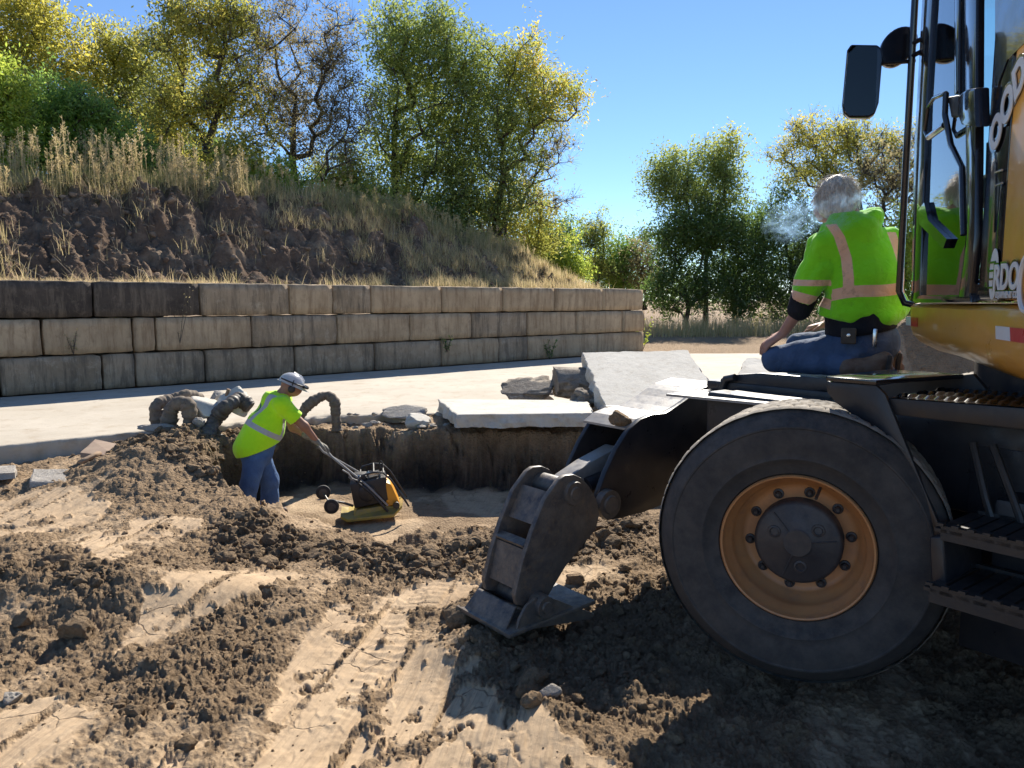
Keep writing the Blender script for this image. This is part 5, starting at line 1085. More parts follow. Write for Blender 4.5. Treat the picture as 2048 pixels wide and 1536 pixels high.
# hard hat with brim, ear muffs, goggles strap, boots
M['hat'] = surf('white_helmet', (.78, .79, .82), (.72, .73, .76), 5, .25, .03, 40, coat=.4)
tl = Matrix.Rotation(math.radians(24), 3, 'Y'); hat = MB()
def hatp(v): return hdw + Vector((.012, 0, .025)) + tl @ Vector(v)
rings = []
for i in range(10):
    t = i / 9 * PI / 2; r = math.cos(t); zz = math.sin(t) * .115; n = 28
    if i == 9: rings.append([hat.bm.verts.new(hatp((0, 0, zz)))]); break
    rings.append([hat.bm.verts.new(hatp((.135 * r * math.cos(a), .115 * r * math.sin(a), zz))) for a in np.linspace(0, 2 * PI, n, endpoint=False)])
for a, b2 in zip(rings, rings[1:]):
    for k in range(n):
        if len(b2) == 1: hat.bm.faces.new([a[k], a[(k + 1) % n], b2[0]])
        else: hat.bm.faces.new([a[k], a[(k + 1) % n], b2[(k + 1) % n], b2[k]])
br = [hat.bm.verts.new(hatp(((.148 + (.055 * max(0, math.cos(a)) ** 1.5)) * math.cos(a), .125 * math.sin(a), -.010 - .01 * max(0, math.cos(a))))) for a in np.linspace(0, 2 * PI, n, endpoint=False)]
for k in range(n): hat.bm.faces.new([rings[0][(k + 1) % n], rings[0][k], br[k], br[(k + 1) % n]])
hat.bm.faces.ensure_lookup_table(); bmesh.ops.solidify(hat.bm, geom=list(hat.bm.faces), thickness=.004)
hh_ = hat.build('hard_hat', M['hat'], wk, 40, False)
MB().tube([hatp((-.02, 0, .117)), hatp((.06, 0, .108)), hatp((.11, 0, .07))], .008, 8).build('hat_ridge', M['hat'], hh_, 60, False)
MB().tube([hatp((.142 * math.cos(a), .121 * math.sin(a), .022)) for a in np.linspace(-2.6, 2.6, 24)], .008, 8).build('goggle_strap', M['plastic'], hh_, 60, False)
MB().tube([hatp((.165 * math.cos(a), .12 * math.sin(a), .02)) for a in np.linspace(-.8, .8, 10)], .016, 10).build('goggles', M['glossy_black'], hh_, 60, False)
for s_ in (-1, 1):
    MB().lathe([(0, 0), (0, .036), (.022, .038), (.036, .028), (.04, 0)], hdw + Vector((.005, s_ * .085, -.02)), (0, s_, 0), 24).build('ear_muff', M['plastic'], wk, 40, False)
    a_ = hdw + Vector((.005, s_ * .11, -.01)); MB().tube([a_, hatp((.0, s_ * .12, .01)), hatp((.0, s_ * .10, .05))], .006, 6).build('muff_arm', M['plastic'], wk, 40, False)
for A_ in (A1, A2):
    bo = SDF(tuple(A_ + Vector((-.14, -.10, -.06))), tuple(A_ + Vector((.24, .10, .16))), .007); bo.add([('c', A_ + Vector((-.04, 0, .04)), A_ + Vector((-.02, 0, .12)), .055, .05), ('c', A_ + Vector((-.05, 0, .03)), A_ + Vector((.14, -.01, .02)), .05, .042)], .03); bo.cut([('p', A_ + Vector((0, 0, -.015)), (0, 0, -1))], .004); link('boot', bo.mesh('boot'), M['boot'], wk)
# ---------------------------------------------------------------- plate compactor
CO = P(745, 1032, 7.70); cb = math.atan2(CO.x, CO.y)
pcx = thing('plate_compactor', 'yellow and black vibrating plate compactor pushed by the worker over the pit floor', 'plate compactor', CO, -cb); pcx.scale = (.95,) * 3
def c_(px, py, y=0.): return Vector(((px - 745) * .0050, y, (1030 - py) * .00517))
def C_(): return MB()
def bl(mb, n, m, par=None, sm_=35): return mb.build(n, M[m] if isinstance(m, str) else m, par or pcx, sm_, False)
tilt = Matrix.Rotation(math.radians(-7), 3, 'Y') @ Matrix.Rotation(math.radians(0), 3, 'Z')
pln = []
mb = C_()
outl = [(-.33, -.20), (-.26, -.25), (.22, -.25), (.31, -.20), (.33, 0), (.31, .20), (.22, .25), (-.26, .25), (-.33, .20)]
def plz(x): return .03 + max(0, (-x - .20)) * .55 + max(0, x - .22) * .75 + x * .13
lo = [Vector((x, y, plz(x) - .015)) for x, y in outl]; hi_ = [Vector((x * 1.0, y * 1.0, plz(x) + .015)) for x, y in outl]
for a, b2 in zip(lo, hi_): pass
vb = [mb.bm.verts.new(v) for v in lo]; vt = [mb.bm.verts.new(v) for v in hi_]; mb.bm.faces.new(vb[::-1]); mb.bm.faces.new(vt)
for k in range(len(lo)): mb.bm.faces.new([vb[k], vb[(k + 1) % 9], vt[(k + 1) % 9], vt[k]])
mb.poly([(-.20, -.20, .05), (.24, -.20, .10), (.26, -.18, .14), (.10, -.17, .15), (-.16, -.17, .12)], (0, .36, 0))
mb.bevel(.008); bl(mb, 'base_plate', 'dirty_yellow')
for s_ in (-1, 1):
    m2_ = C_(); m2_.lathe([(-.015, 0), (-.015, .035), (.015, .035), (.015, 0)], (.25, s_ * .2, .16), (0, 1, 0), 20); bl(m2_, 'rubber_mount', 'plastic')
eng = C_(); eng.box((-.02, .0, .30), (.38, .34, .27), (Vector((.985, 0, .17)), Vector((0, 1, 0)), Vector((-.17, 0, .985)))); eng.box((-.12, -.02, .44), (.14, .22, .08)); eng.bevel(.02); eng.lathe([(0, .09), (.04, .09), (.05, .07), (.05, 0)], (-.05, -.15, .30), (0, -1, 0), 28); eng.box((-.09, -.19, .30), (.03, .01, .10)); bl(eng, 'engine', 'plastic')
eg = C_(); eg.tube([(-.06, -.06, .46), (-.02, -.06, .50)], .022, 12); eg.box((.02, -.05, .49), (.12, .10, .03)); eg.box((-.12, -.10, .46), (.05, .05, .04)); eg.bevel(.005); bl(eg, 'carburettor', 'chrome')
tk = C_(); tk.poly([(.14, -.17, .14), (.29, -.17, .16), (.20, -.17, .38), (.14, -.17, .41)], (0, .32, 0)); tk.poly([(.05, -.16, .30), (.10, -.16, .30), (.10, -.16, .22), (.06, -.16, .24)], (0, .3, 0)); tk.bevel(.018, 3); tk.lathe([(0, .028), (.02, .028), (.025, .02), (.025, 0)], (.15, 0, .42), (.1, 0, 1), 16); bl(tk, 'water_tank', 'orange_tank')
fm = C_()
for y in (-.22, .22):
    fm.tube([(-.14, y, .42), (-.10, y, .50), (.02, y, .53), (.12, y, .52), (.20, y, .44), (.36, y * .9, .18), (.38, y * .9, .14)], .011, 8)
    fm.tube([(-.14, y, .42), (.0, y, .30), (.16, y, .10)], .013, 8)
for x, z in ((-.12, .47), (.02, .53), (.12, .52)): fm.tube([(x, -.22, z), (x, .22, z)], .010, 8)
fm.tube([(.10, 0, .52), (.085, 0, .58), (.10, 0, .605), (.115, 0, .58), (.12, 0, .52)], .008, 8)
bl(fm, 'guard_frame', 'plastic')
hn = C_(); hA, hB = Vector((-.50, -.10, .74)), Vector((-.50, .12, .76)); ia = lambda g_: (Matrix.Translation(CO) @ Matrix.Rotation(-cb, 4, 'Z') @ Matrix.Scale(.95, 4)).inverted() @ (Matrix.Translation(WOo) @ Matrix.Rotation(-KB2, 4, 'Z') @ Matrix.Scale(.97, 4)) @ Vector(g_)
hA = ia(H1 + Vector((.055, .02, -.045))); hB = ia(H2 + Vector((.055, -.02, -.045)))
hn.tube([(.16, -.20, .16), (-.04, -.20, .38), hA + Vector((.10, -.02, -.13)), hA + Vector((.01, -.03, -.01)), hA + Vector((-.01, .0, .01)), hB + Vector((-.01, 0, .01)), hB + Vector((.01, .03, -.01)), hB + Vector((.10, .02, -.13)), (-.04, .20, .38), (.16, .20, .16)], .012, 10); bl(hn, 'handle', 'chrome' if 0 else 'pale_steel')
lv = C_(); lv.tube([(-.10, -.18, .42), (-.20, -.18, .46), (-.24, -.18, .52), (-.30, -.18, .56)], .008, 8); lv.tube([(-.22, -.18, .50), (-.24, -.14, .47), (-.15, -.14, .40)], .006, 8); bl(lv, 'throttle_lever', 'pale_steel')
for (x, y, z) in ((-.42, -.16, .17), (-.52, .14, .25)):
    w3 = C_(); w3.lathe([(-.025, 0), (-.025, .045), (-.022, .068), (-.012, .078), (.012, .078), (.022, .068), (.025, .045), (.025, 0)], (x, y, z), (0, 1, 0), 32); bl(w3, 'transport_wheel', 'rubber')
    w3 = C_(); w3.lathe([(-.030, 0), (-.030, .018), (-.027, .045), (.027, .045), (.03, 0)], (x, y, z), (0, 1, 0), 24); bl(w3, 'wheel_hub', 'worn_steel')
ax_ = C_(); ax_.tube([(-.42, -.14, .17), (-.52, .12, .25)], .010, 8); ax_.tube([(-.46, 0, .20), (-.30, 0, .16), (-.20, 0, .12)], .014, 8); bl(ax_, 'wheel_axle', 'worn_steel')
# ---------------------------------------------------------------- cigarette smoke
sm_ = bpy.data.materials.new('smoke'); sm_.use_nodes = True; nt = sm_.node_tree; nt.nodes.clear(); out = nt.nodes.new('ShaderNodeOutputMaterial'); pv = nt.nodes.new('ShaderNodeVolumePrincipled'); L(nt, pv.outputs[0], out.inputs['Volume'])
pv.inputs['Color'].default_value = (.45, .70, 1, 1); pv.inputs['Anisotropy'].default_value = .35
v = coords(nt, 'Object'); tc = nt.nodes.new('ShaderNodeTexCoord'); vl = N(nt, 'VectorMath', operation='LENGTH'); L(nt, tc.outputs['Object'], vl.inputs[0])
n_ = noise(nt, v, 2.6, 7, .62, 1.2); f1_ = vramp(nt, n_, .50, .72); f2_ = vramp(nt, vl.outputs['Value'], .95, .35)
k1 = N(nt, 'Math', operation='MULTIPLY'); L(nt, f1_, k1.inputs[0]); L(nt, f2_, k1.inputs[1]); k2 = N(nt, 'Math', operation='MULTIPLY'); L(nt, k1.outputs[0], k2.inputs[0]); k2.inputs[1].default_value = 19.; L(nt, k2.outputs[0], pv.inputs['Density'])
V, Fc = ICO[2]
for lb, pxy, Y, r, rot in (('drifting bluish cigarette smoke beside the kneeling man\'s head', (1588, 440), 4.25, (.20, .12, .14), -.35), ('thin smoke hanging over the back of the kneeling man\'s head and hood', (1680, 425), 4.05, (.19, .09, .12), -.5)):
    me = npmesh('smoke', V, Fc, smooth=True); o = link('smoke', me, sm_); o.location = P(*pxy, Y); o.scale = r; o.rotation_euler = (0, rot, 0); tag(o, lb, 'smoke', kind='stuff')
# ================================================================== VEGETATION
def leafmat(name, stops, rough=.5, tl=.5):
    m = bpy.data.materials.new(name); m.use_nodes = True; nt = m.node_tree; nt.nodes.clear(); out = nt.nodes.new('ShaderNodeOutputMaterial')
    at = N(nt, 'Attribute', attribute_name='tone').outputs['Fac']; col = ramp(nt, at, stops)
    d = N(nt, 'BsdfDiffuse'); t = N(nt, 'BsdfTranslucent'); g = N(nt, 'BsdfGlossy', Roughness=rough); L(nt, col, d.inputs[0])
    hs = nt.nodes.new('ShaderNodeHueSaturation'); hs.inputs['Value'].default_value = 2.3; hs.inputs['Saturation'].default_value = .93; L(nt, col, hs.inputs['Color']); L(nt, hs.outputs[0], t.inputs[0]); g.inputs[0].default_value = (.55, .58, .55, 1)
    a = N(nt, 'MixShader'); a.inputs[0].default_value = tl; L(nt, d.outputs[0], a.inputs[1]); L(nt, t.outputs[0], a.inputs[2])
    b = N(nt, 'MixShader'); b.inputs[0].default_value = .07; L(nt, a.outputs[0], b.inputs[1]); L(nt, g.outputs[0], b.inputs[2]); L(nt, b.outputs[0], out.inputs[0]); return m
LM = {
 'gold': leafmat('gold_leaves', [(0, (.13, .15, .025)), (.4, (.27, .27, .035)), (.75, (.42, .36, .04)), (1, (.52, .40, .045))]),
 'olive': leafmat('olive_leaves', [(0, (.12, .135, .03)), (.45, (.24, .25, .04)), (.8, (.40, .34, .045)), (1, (.50, .37, .045))]),
 'green': leafmat('green_leaves', [(0, (.075, .13, .025)), (.6, (.16, .26, .04)), (1, (.30, .36, .05))]),
 'lime': leafmat('lime_leaves', [(0, (.13, .19, .02)), (.6, (.27, .34, .035)), (1, (.42, .42, .045))]),
 'grn2': leafmat('grey_green_leaves', [(0, (.10, .13, .04)), (.5, (.19, .24, .05)), (.85, (.32, .32, .05)), (1, (.52, .38, .04))]),
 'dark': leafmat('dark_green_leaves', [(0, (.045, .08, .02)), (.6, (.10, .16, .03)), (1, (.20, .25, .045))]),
 'rust': leafmat('rusty_leaves', [(0, (.12, .09, .05)), (.5, (.22, .19, .09)), (1, (.32, .27, .12))]),
}
M['bark'] = surf('bark', (.045, .036, .03), (.085, .068, .055), 5, .95, .6, 30)
def unit(v): return v / (np.linalg.norm(v, axis=-1, keepdims=True) + 1e-9)
def leaves(pts, size, rs, tone, asp=.7):
    n = len(pts); nrm = unit(rs.randn(n, 3) + np.array([0, 0, .3])); t = unit(np.cross(nrm, rs.randn(n, 3))); b = np.cross(nrm, t); s = size * (.6 + .8 * rs.rand(n))[:, None]
    V = np.stack([pts - t * s, pts + b * s * asp * .55 - t * s * .1, pts + t * s, pts - b * s * asp * .55 - t * s * .1], 1).reshape(-1, 3); Fq = np.arange(4 * n).reshape(-1, 4); return V, Fq, np.repeat(tone, 4)
def tree(name, label, cat, Y, base, lobes, mat, ncl=90, lpc=110, leaf=.12, spread=.42, trunk=.16, tone=(.0, 1.), gold=None, depth=.8, bend=None, seed=1, sparse=0, group=None, r0=.011, twigs=True):
    """lobes in photo pixels at distance Y are turned into metres; branches grow from the base to every leaf cluster"""
    rs = np.random.RandomState(seed * 31 + 5); B = np.array(P(base[0], base[1], Y)); L_ = []
    for lb in lobes:
        c = np.array(P(lb[0], lb[1], Y)); k = Y / F / CT; L_.append((c, np.array([lb[2] * k, max(lb[2], lb[3] * .7) * k * depth, lb[3] * k])))
    vol = np.array([np.prod(r) ** .72 for c, r in L_]); vol /= vol.sum(); cl = []
    for (c, r), v in zip(L_, vol):
        m = max(3, int(ncl * v)); q = rs.randn(m, 3); q = unit(q) * (rs.rand(m, 1) ** .38); cl.append(c + q * r * (1 + .12 * rs.randn(m, 1)))
    cl = np.concatenate(cl); g_ = rs.rand(len(cl))
    # skeleton
    nodes = [B]; par = [-1]; path = [0.]
    bend = [np.array(P(a, b, Y)) for a, b in (bend or [])]
    tp = bend[-1] if bend else B + np.array([0, 0, .35]) * (cl[:, 2].max() - B[2])
    prev = 0
    for q in ([B + (bend[0] - B) * .5] + bend) if bend else [B + (tp - B) * t for t in (.25, .5, .75, 1)]:
        nodes.append(np.array(q) + rs.randn(3) * .06); par.append(prev); path.append(path[prev] + np.linalg.norm(nodes[-1] - nodes[prev])); prev = len(nodes) - 1
    order = np.argsort(np.linalg.norm(cl - B, axis=1))
    for i in order:
        NA = np.array(nodes); d = np.linalg.norm(NA - cl[i], axis=1); dirp = (cl[i][2] - NA[:, 2]); cost = d + .22 * np.array(path) + .9 * np.maximum(0, -dirp + .1 * d); cost[0] += 3; j = int(np.argmin(cost))
        a = NA[j]; e = cl[i] - a; ln = np.linalg.norm(e); m = max(1, int(ln / .45)); pv_ = j; side = np.cross(e, rs.randn(3)); side = side / (np.linalg.norm(side) + 1e-9) * ln * .10
        for k in range(1, m + 1):
            t = k / m; p = a + e * t + side * math.sin(PI * t) + np.array([0, 0, -.06 * ln]) * math.sin(PI * t) + rs.randn(3) * .03; nodes.append(p); par.append(pv_); path.append(path[pv_] + ln / m); pv_ = len(nodes) - 1
    NA = np.array(nodes); n = len(NA); cnt = np.ones(n)
    for i in range(n - 1, 0, -1): cnt[par[i]] += cnt[i]
    rad = np.minimum(r0 * cnt ** .5, trunk); rad[0] = max(rad[0], trunk * 1.15)
    # branch segments
    idx = np.arange(1, n); pa = np.array(par)[1:]; A, Bn = NA[pa], NA[idx]; ra = np.minimum(rad[pa], rad[idx] * 1.5); ra[pa == 0] = rad[0]; rb = rad[idx]
    if twigs:                                          # short bare twigs round every cluster
        k = 5 if not sparse else 12; o = np.repeat(cl, k, 0); dv = unit(rs.randn(len(o), 3) + unit(o - (B + [0, 0, 2])) * .9) * (spread * (1.1 if sparse else .8)) * (.5 + rs.rand(len(o), 1)); A = np.concatenate([A, o]); Bn = np.concatenate([Bn, o + dv]); ra = np.concatenate([ra, np.full(len(o), r0 * .7)]); rb = np.concatenate([rb, np.full(len(o), r0 * .25)])
    e = unit(Bn - A); u = unit(np.cross(e, np.array([.3, .2, 1.]))); w_ = np.cross(e, u); ns = 5; th = np.arange(ns) * 2 * PI / ns; cs = np.cos(th)[None, :, None]; sn = np.sin(th)[None, :, None]
    r1 = A[:, None] + (u[:, None] * cs + w_[:, None] * sn) * ra[:, None, None]; r2 = Bn[:, None] + (u[:, None] * cs + w_[:, None] * sn) * rb[:, None, None]; V = np.concatenate([r1, r2], 1).reshape(-1, 3); k = np.arange(ns); q = np.stack([k, (k + 1) % ns, ns + (k + 1) % ns, ns + k], 1); Fq = (q[None] + (np.arange(len(A)) * 2 * ns)[:, None, None]).reshape(-1, 4)
    root = thing(name, label, cat, tuple(B), 0, group); Bv = B
    link('trunk', npmesh('trunk', V - Bv, Fq, smooth=True), M['bark'], root)
    # leaves in small sprays round the clusters
    leaf = leaf * .60; lpc = lpc * 1.45; m = int(lpc / 7); sp = np.repeat(cl, m, 0) + rs.randn(len(cl) * m, 3) * spread * np.array([1, 1, .85]) * .62; tn = np.repeat(g_, m) * .55 + rs.rand(len(sp)) * .25
    keep = rs.rand(len(sp)) > sparse; sp = sp[keep]; tn = tn[keep]; lp = np.repeat(sp, 7, 0) + rs.randn(len(sp) * 7, 3) * leaf * 1.7; tn = np.repeat(tn, 7) + rs.rand(len(lp)) * .25
    if gold: gx, gz = gold; nx = (lp[:, 0] - cl[:, 0].min()) / np.ptp(cl[:, 0]); nz = (lp[:, 2] - cl[:, 2].min()) / np.ptp(cl[:, 2]); tn = tn * .6 + .5 * np.clip(gx * (nx - .5) + gz * (nz - .5) + .25, 0, 1)
    tn = tone[0] + np.clip(tn, 0, 1) * (tone[1] - tone[0]); V, Fq, tt = leaves(lp, leaf, rs, tn); me = npmesh('crown', V - Bv, Fq); attr(me, 'tone', tt); link('crown', me, LM[mat], root); return root
S = 0
tg = 'autumn trees beyond the soil bank'
tree('tree', 'golden tree at the far left corner behind the green bushes', 'tree', 27, (10, 420), [(0, 50, 110, 70), (60, 150, 90, 80), (-40, 160, 70, 110), (110, 90, 60, 60), (50, 10, 60, 50)], 'gold', 150, 120, .115, .5, tone=(.1, .95), seed=1, group=tg)
tree('tree', 'olive tree between the golden tree and the dark bent trunk', 'tree', 30, (230, 420), [(240, 85, 75, 65), (190, 150, 90, 80), (290, 165, 80, 80), (230, 250, 110, 70), (340, 230, 70, 70), (140, 260, 70, 60)], 'olive', 170, 120, .12, .52, seed=2, gold=(-.6, .6), group=tg, bend=[(240, 330), (250, 240)])
tree('tree', 'tall olive tree with a thick dark bent trunk and low right branch', 'tree', 26, (418, 420), [(415, 40, 90, 60), (350, 110, 70, 70), (470, 90, 70, 70), (400, 200, 90, 55), (490, 190, 60, 50), (320, 230, 60, 60), (520, 290, 50, 30), (450, 10, 50, 40), (360, 290, 60, 40)], 'olive', 170, 108, .11, .5, .19, seed=3, group=tg, bend=[(412, 300), (424, 245), (440, 215)], sparse=.12)
tree('tree', 'nearly bare tree with fine rusty twigs and two dark stems', 'tree', 27, (590, 420), [(540, 70, 60, 80), (610, 70, 70, 75), (680, 120, 55, 90), (600, 190, 100, 80), (690, 230, 70, 70), (540, 210, 50, 70), (640, 290, 80, 50)], 'rust', 230, 80, .085, .42, .13, seed=4, sparse=.3, group=tg, bend=[(585, 320), (590, 240)], r0=.009)
tree('tree', 'tallest leafy grey-green tree right of the bare tree', 'tree', 31, (785, 470), [(800, 90, 55, 110), (865, 50, 60, 55), (790, 210, 55, 100), (860, 170, 70, 90), (780, 330, 60, 80), (860, 300, 80, 90), (915, 110, 45, 50), (820, 400, 60, 60), (925, 220, 50, 90), (900, 400, 60, 60)], 'grn2', 260, 118, .125, .58, .2, seed=5, sparse=0, group=tg, tone=(0, .85), bend=[(788, 380), (795, 260)])
tree('tree', 'broad tree leaning right with golden leaves on its outer branches', 'tree', 31, (985, 540), [(990, 130, 60, 60), (1050, 130, 65, 55), (1105, 185, 55, 50), (1140, 200, 25, 35), (980, 230, 80, 80), (1050, 240, 80, 60), (940, 330, 70, 80), (1030, 320, 60, 60), (930, 430, 80, 60), (1000, 400, 60, 60)], 'grn2', 260, 98, .12, .58, .2, seed=6, sparse=0, gold=(1.5, 1.3), group=tg, bend=[(990, 430), (1010, 340), (1040, 270)])
tree('tree', 'thin bare-twigged branch tree reaching right below the golden branches', 'tree', 31.5, (1010, 520), [(1090, 300, 50, 40), (1110, 270, 25, 40), (1090, 400, 60, 18), (1070, 350, 40, 30)], 'rust', 60, 40, .085, .4, .09, seed=7, sparse=.35, group=tg, r0=.008)
tree('tree', 'yellow-green low tree under the broad leaning tree', 'tree', 33, (1040, 560), [(1030, 420, 65, 50), (1065, 470, 60, 50), (1000, 480, 60, 50), (1030, 530, 70, 40)], 'olive', 90, 120, .12, .5, .12, seed=8, gold=(0, .9), group=tg, tone=(.15, 1))
tree('bush', 'bright green bushy tree above the dry weeds at the left', 'bush', 22, (110, 420), [(110, 195, 70, 50), (60, 270, 80, 60), (190, 250, 70, 50), (130, 330, 100, 50), (230, 320, 70, 50)], 'green', 130, 150, .10, .42, .1, seed=9, group=tg)
tree('bush', 'yellow-green bush hugging the left edge of the picture', 'bush', 20, (-10, 420), [(-10, 170, 50, 60), (10, 260, 45, 60), (0, 350, 50, 50)], 'lime', 80, 150, .09, .38, .08, seed=10, group=tg)
for i, (x, y, w_, h_, Y, mt, lb) in enumerate([(300, 350, 90, 50, 24, 'dark', 'dark green shrub behind the tall dry weeds, left of the bent trunk'), (480, 350, 70, 60, 25, 'olive', 'olive shrub right of the bent trunk'), (560, 380, 80, 45, 25, 'lime', 'sunlit yellow-green shrub below the bare tree'), (680, 360, 60, 60, 29, 'grn2', 'pale green shrub between the bare tree and the tallest tree'),
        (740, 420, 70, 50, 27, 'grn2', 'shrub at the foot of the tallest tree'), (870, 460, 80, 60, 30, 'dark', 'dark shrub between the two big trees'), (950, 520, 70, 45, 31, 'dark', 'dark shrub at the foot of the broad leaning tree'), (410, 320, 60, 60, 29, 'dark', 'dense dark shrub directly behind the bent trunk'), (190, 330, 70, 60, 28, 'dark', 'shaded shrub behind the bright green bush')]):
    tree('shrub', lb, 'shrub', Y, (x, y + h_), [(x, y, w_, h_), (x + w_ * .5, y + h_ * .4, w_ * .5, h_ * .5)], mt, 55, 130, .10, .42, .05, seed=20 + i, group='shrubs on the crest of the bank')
fg = 'distant trees beyond the end of the wall'
for i, (lb, cat, Y, bs, lobes, mt, ncl, lpc, gd, spz) in enumerate([
    ('small yellow bush low behind the end of the bank', 'bush', 38, (1130, 600), [(1120, 520, 25, 45), (1150, 545, 30, 30)], 'lime', 40, 110, None, 0),
    ('dark rounded tree behind the broad leaning tree', 'tree', 40, (1090, 600), [(1095, 480, 50, 40), (1070, 530, 60, 45)], 'dark', 70, 120, None, 0),
    ('thin pale green tree with an airy pointed crown', 'tree', 46, (1185, 610), [(1185, 460, 40, 40), (1190, 520, 50, 40), (1150, 500, 20, 30)], 'grn2', 70, 80, None, .2),
    ('round green bush right of the airy pale tree', 'bush', 48, (1240, 610), [(1240, 515, 50, 40), (1230, 560, 60, 40)], 'green', 80, 130, None, 0),
    ('greyish leafless bush against the dark tree group', 'bush', 46, (1290, 620), [(1290, 520, 35, 50), (1295, 570, 35, 45)], 'rust', 60, 60, None, .2),
    ('tall ragged tree with a forked golden-green top', 'tree', 42, (1410, 660), [(1430, 320, 45, 50), (1460, 300, 25, 35), (1345, 350, 50, 45), (1400, 390, 80, 45), (1320, 370, 25, 20)], 'grn2', 110, 120, (0, 1.2), 0),
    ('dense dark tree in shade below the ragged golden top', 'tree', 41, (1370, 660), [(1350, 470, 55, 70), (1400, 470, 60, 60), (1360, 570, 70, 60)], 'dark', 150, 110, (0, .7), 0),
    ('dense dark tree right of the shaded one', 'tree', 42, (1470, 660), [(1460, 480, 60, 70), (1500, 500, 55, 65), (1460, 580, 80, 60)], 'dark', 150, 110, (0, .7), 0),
    ('mid green tree directly behind the smoking man', 'tree', 43, (1580, 660), [(1560, 440, 55, 60), (1600, 500, 60, 70), (1560, 580, 80, 60)], 'dark', 150, 105, (0, .7), .1),
    ('wide spreading tree with thin orange-gold crown above the man', 'tree', 45, (1720, 660), [(1575, 295, 45, 30), (1640, 270, 65, 38), (1720, 285, 70, 42), (1790, 300, 45, 50), (1690, 350, 90, 45), (1800, 380, 40, 60), (1600, 350, 50, 30)], 'olive', 190, 80, (-.3, .9), .15),
    ('thin many-stemmed twiggy tree between man and cab', 'tree', 40, (1750, 640), [(1790, 400, 50, 60), (1760, 340, 50, 60), (1820, 330, 40, 60)], 'rust', 100, 36, None, .4),
    ('yellow-green bush glimpsed between the man and the cab', 'bush', 38, (1810, 650), [(1810, 500, 45, 80), (1820, 590, 50, 50), (1750, 580, 60, 60)], 'lime', 110, 120, None, 0),
    ('dark hedge-like tree behind the kneeling man', 'tree', 42, (1690, 660), [(1680, 500, 70, 70), (1680, 590, 90, 60)], 'dark', 120, 105, (0, .7), .1),
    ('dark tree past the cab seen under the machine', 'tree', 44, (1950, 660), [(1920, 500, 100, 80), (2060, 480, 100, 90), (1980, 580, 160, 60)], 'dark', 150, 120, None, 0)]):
    tree('tree' if cat == 'tree' else 'bush', lb, cat, Y, bs, lobes, mt, ncl, lpc, .145, .6, .16, seed=40 + i, gold=gd, sparse=spz, group=fg, bend=[(1715, 520), (1722, 440), (1715, 380)] if 'orange-gold' in lb else ([(1412, 520), (1425, 430)] if 'forked' in lb else None))
M['hillclod'] = surf('bank_clods', (.15, .10, .07), (.34, .245, .165), 1.2, .98, .5, 30, spec=.1)
# ---- grasses and weeds
gm_ = leafmat('dry_grass', [(0, (.10, .13, .03)), (.35, (.22, .22, .07)), (.7, (.42, .33, .16)), (1, (.55, .43, .25))], .6, .35); LM['dry'] = gm_
def blades(name, label, P0, h, rs, tone, wd=.006, lean=.35, seg=3, cat='grass'):
    n = len(P0); a = rs.rand(n) * 2 * PI; d = np.stack([np.cos(a), np.sin(a), np.zeros(n)], 1); s = np.stack([-np.sin(a * 1.7), np.cos(a * 1.7), np.zeros(n)], 1); rows = []
    ln = lean * (rs.rand(n)) ** 1.0
    for k in range(seg + 1):
        t = k / seg; c = P0 + d * (h * ln * t * t)[:, None] + np.array([0, 0, 1]) * (h * t * (1 - .25 * ln * t))[:, None]; w_ = wd * (1 - t * .85); rows += [c - s * w_, c + s * w_]
    V = np.stack(rows, 1).reshape(-1, 3); k = np.arange(seg); q = np.stack([2 * k, 2 * k + 1, 2 * k + 3, 2 * k + 2], 1); Fq = (q[None] + (np.arange(n) * (2 * seg + 2))[:, None, None]).reshape(-1, 4)
    me = npmesh(name, V, Fq); attr(me, 'tone', np.repeat(tone, 2 * seg + 2)); return tag(link(name, me, LM['dry']), label, cat, kind='stuff')
def hillpts(n, s0, s1, t0, t1, rs, dens=None):
    s = s0 + (s1 - s0) * rs.rand(n); t = t0 + (t1 - t0) * rs.rand(n)
    if dens is not None: k = rs.rand(n) < dens(s, t); s, t = s[k], t[k]
    return np.stack([W0[0] + WD[0] * s + WN[0] * t, W0[1] + WD[1] * s + WN[1] * t, hill_h(s, t) - .02], 1), s, t
rs = np.random.RandomState(77)
pt, s, t = hillpts(60000, -4, 22, 3.2, 9, rs, lambda s, t: np.clip(sm(t, 4.6 - .16 * np.maximum(s - 6, 0), 5.6 - .16 * np.maximum(s - 6, 0)) * (.35 + .6 * sm(fbm2(s, t, .9, 3), -.3, .3)), 0, 1))
blades('grass', 'tangled dry and green grass along the crest of the bank', pt, .18 + .38 * rs.rand(len(pt)) * (1 + .3 * fbm2(s, t, .7, 2)), rs, np.clip(.35 + .35 * fbm2(s, t, .6, 3) + .45 * rs.rand(len(pt)) - .2 * sm(s, 7, 12), 0, 1), .007, .7)
pt, s, t = hillpts(110000, -2, 22, 1.0, 5.6, rs, lambda s, t: sm(fbm2(s, t, 1.1, 3), .08 - .55 * sm(s, 7, 14) - .25 * sm(t, 3.5, 5.5), .38 - .35 * sm(s, 7, 14)) * (.14 + .86 * sm(s, 5, 11)))
blades('grass', 'sparse tufts of grass on the dark slope below the crest', pt, .14 + .30 * rs.rand(len(pt)), rs, np.clip(.5 + .5 * rs.rand(len(pt)), 0, 1), .007, .9)
pt, s, t = hillpts(16000, -3.5, 4.2, .62, 1.9, rs, lambda s, t: .3 + .7 * sm(fbm2(s, t, 1.2, 2), -.2, .3)); 
blades('grass', 'short straw-yellow grass on the ledge behind the wall at the left', pt, .07 + .13 * rs.rand(len(pt)), rs, .72 + .28 * rs.rand(len(pt)), .005, .9)
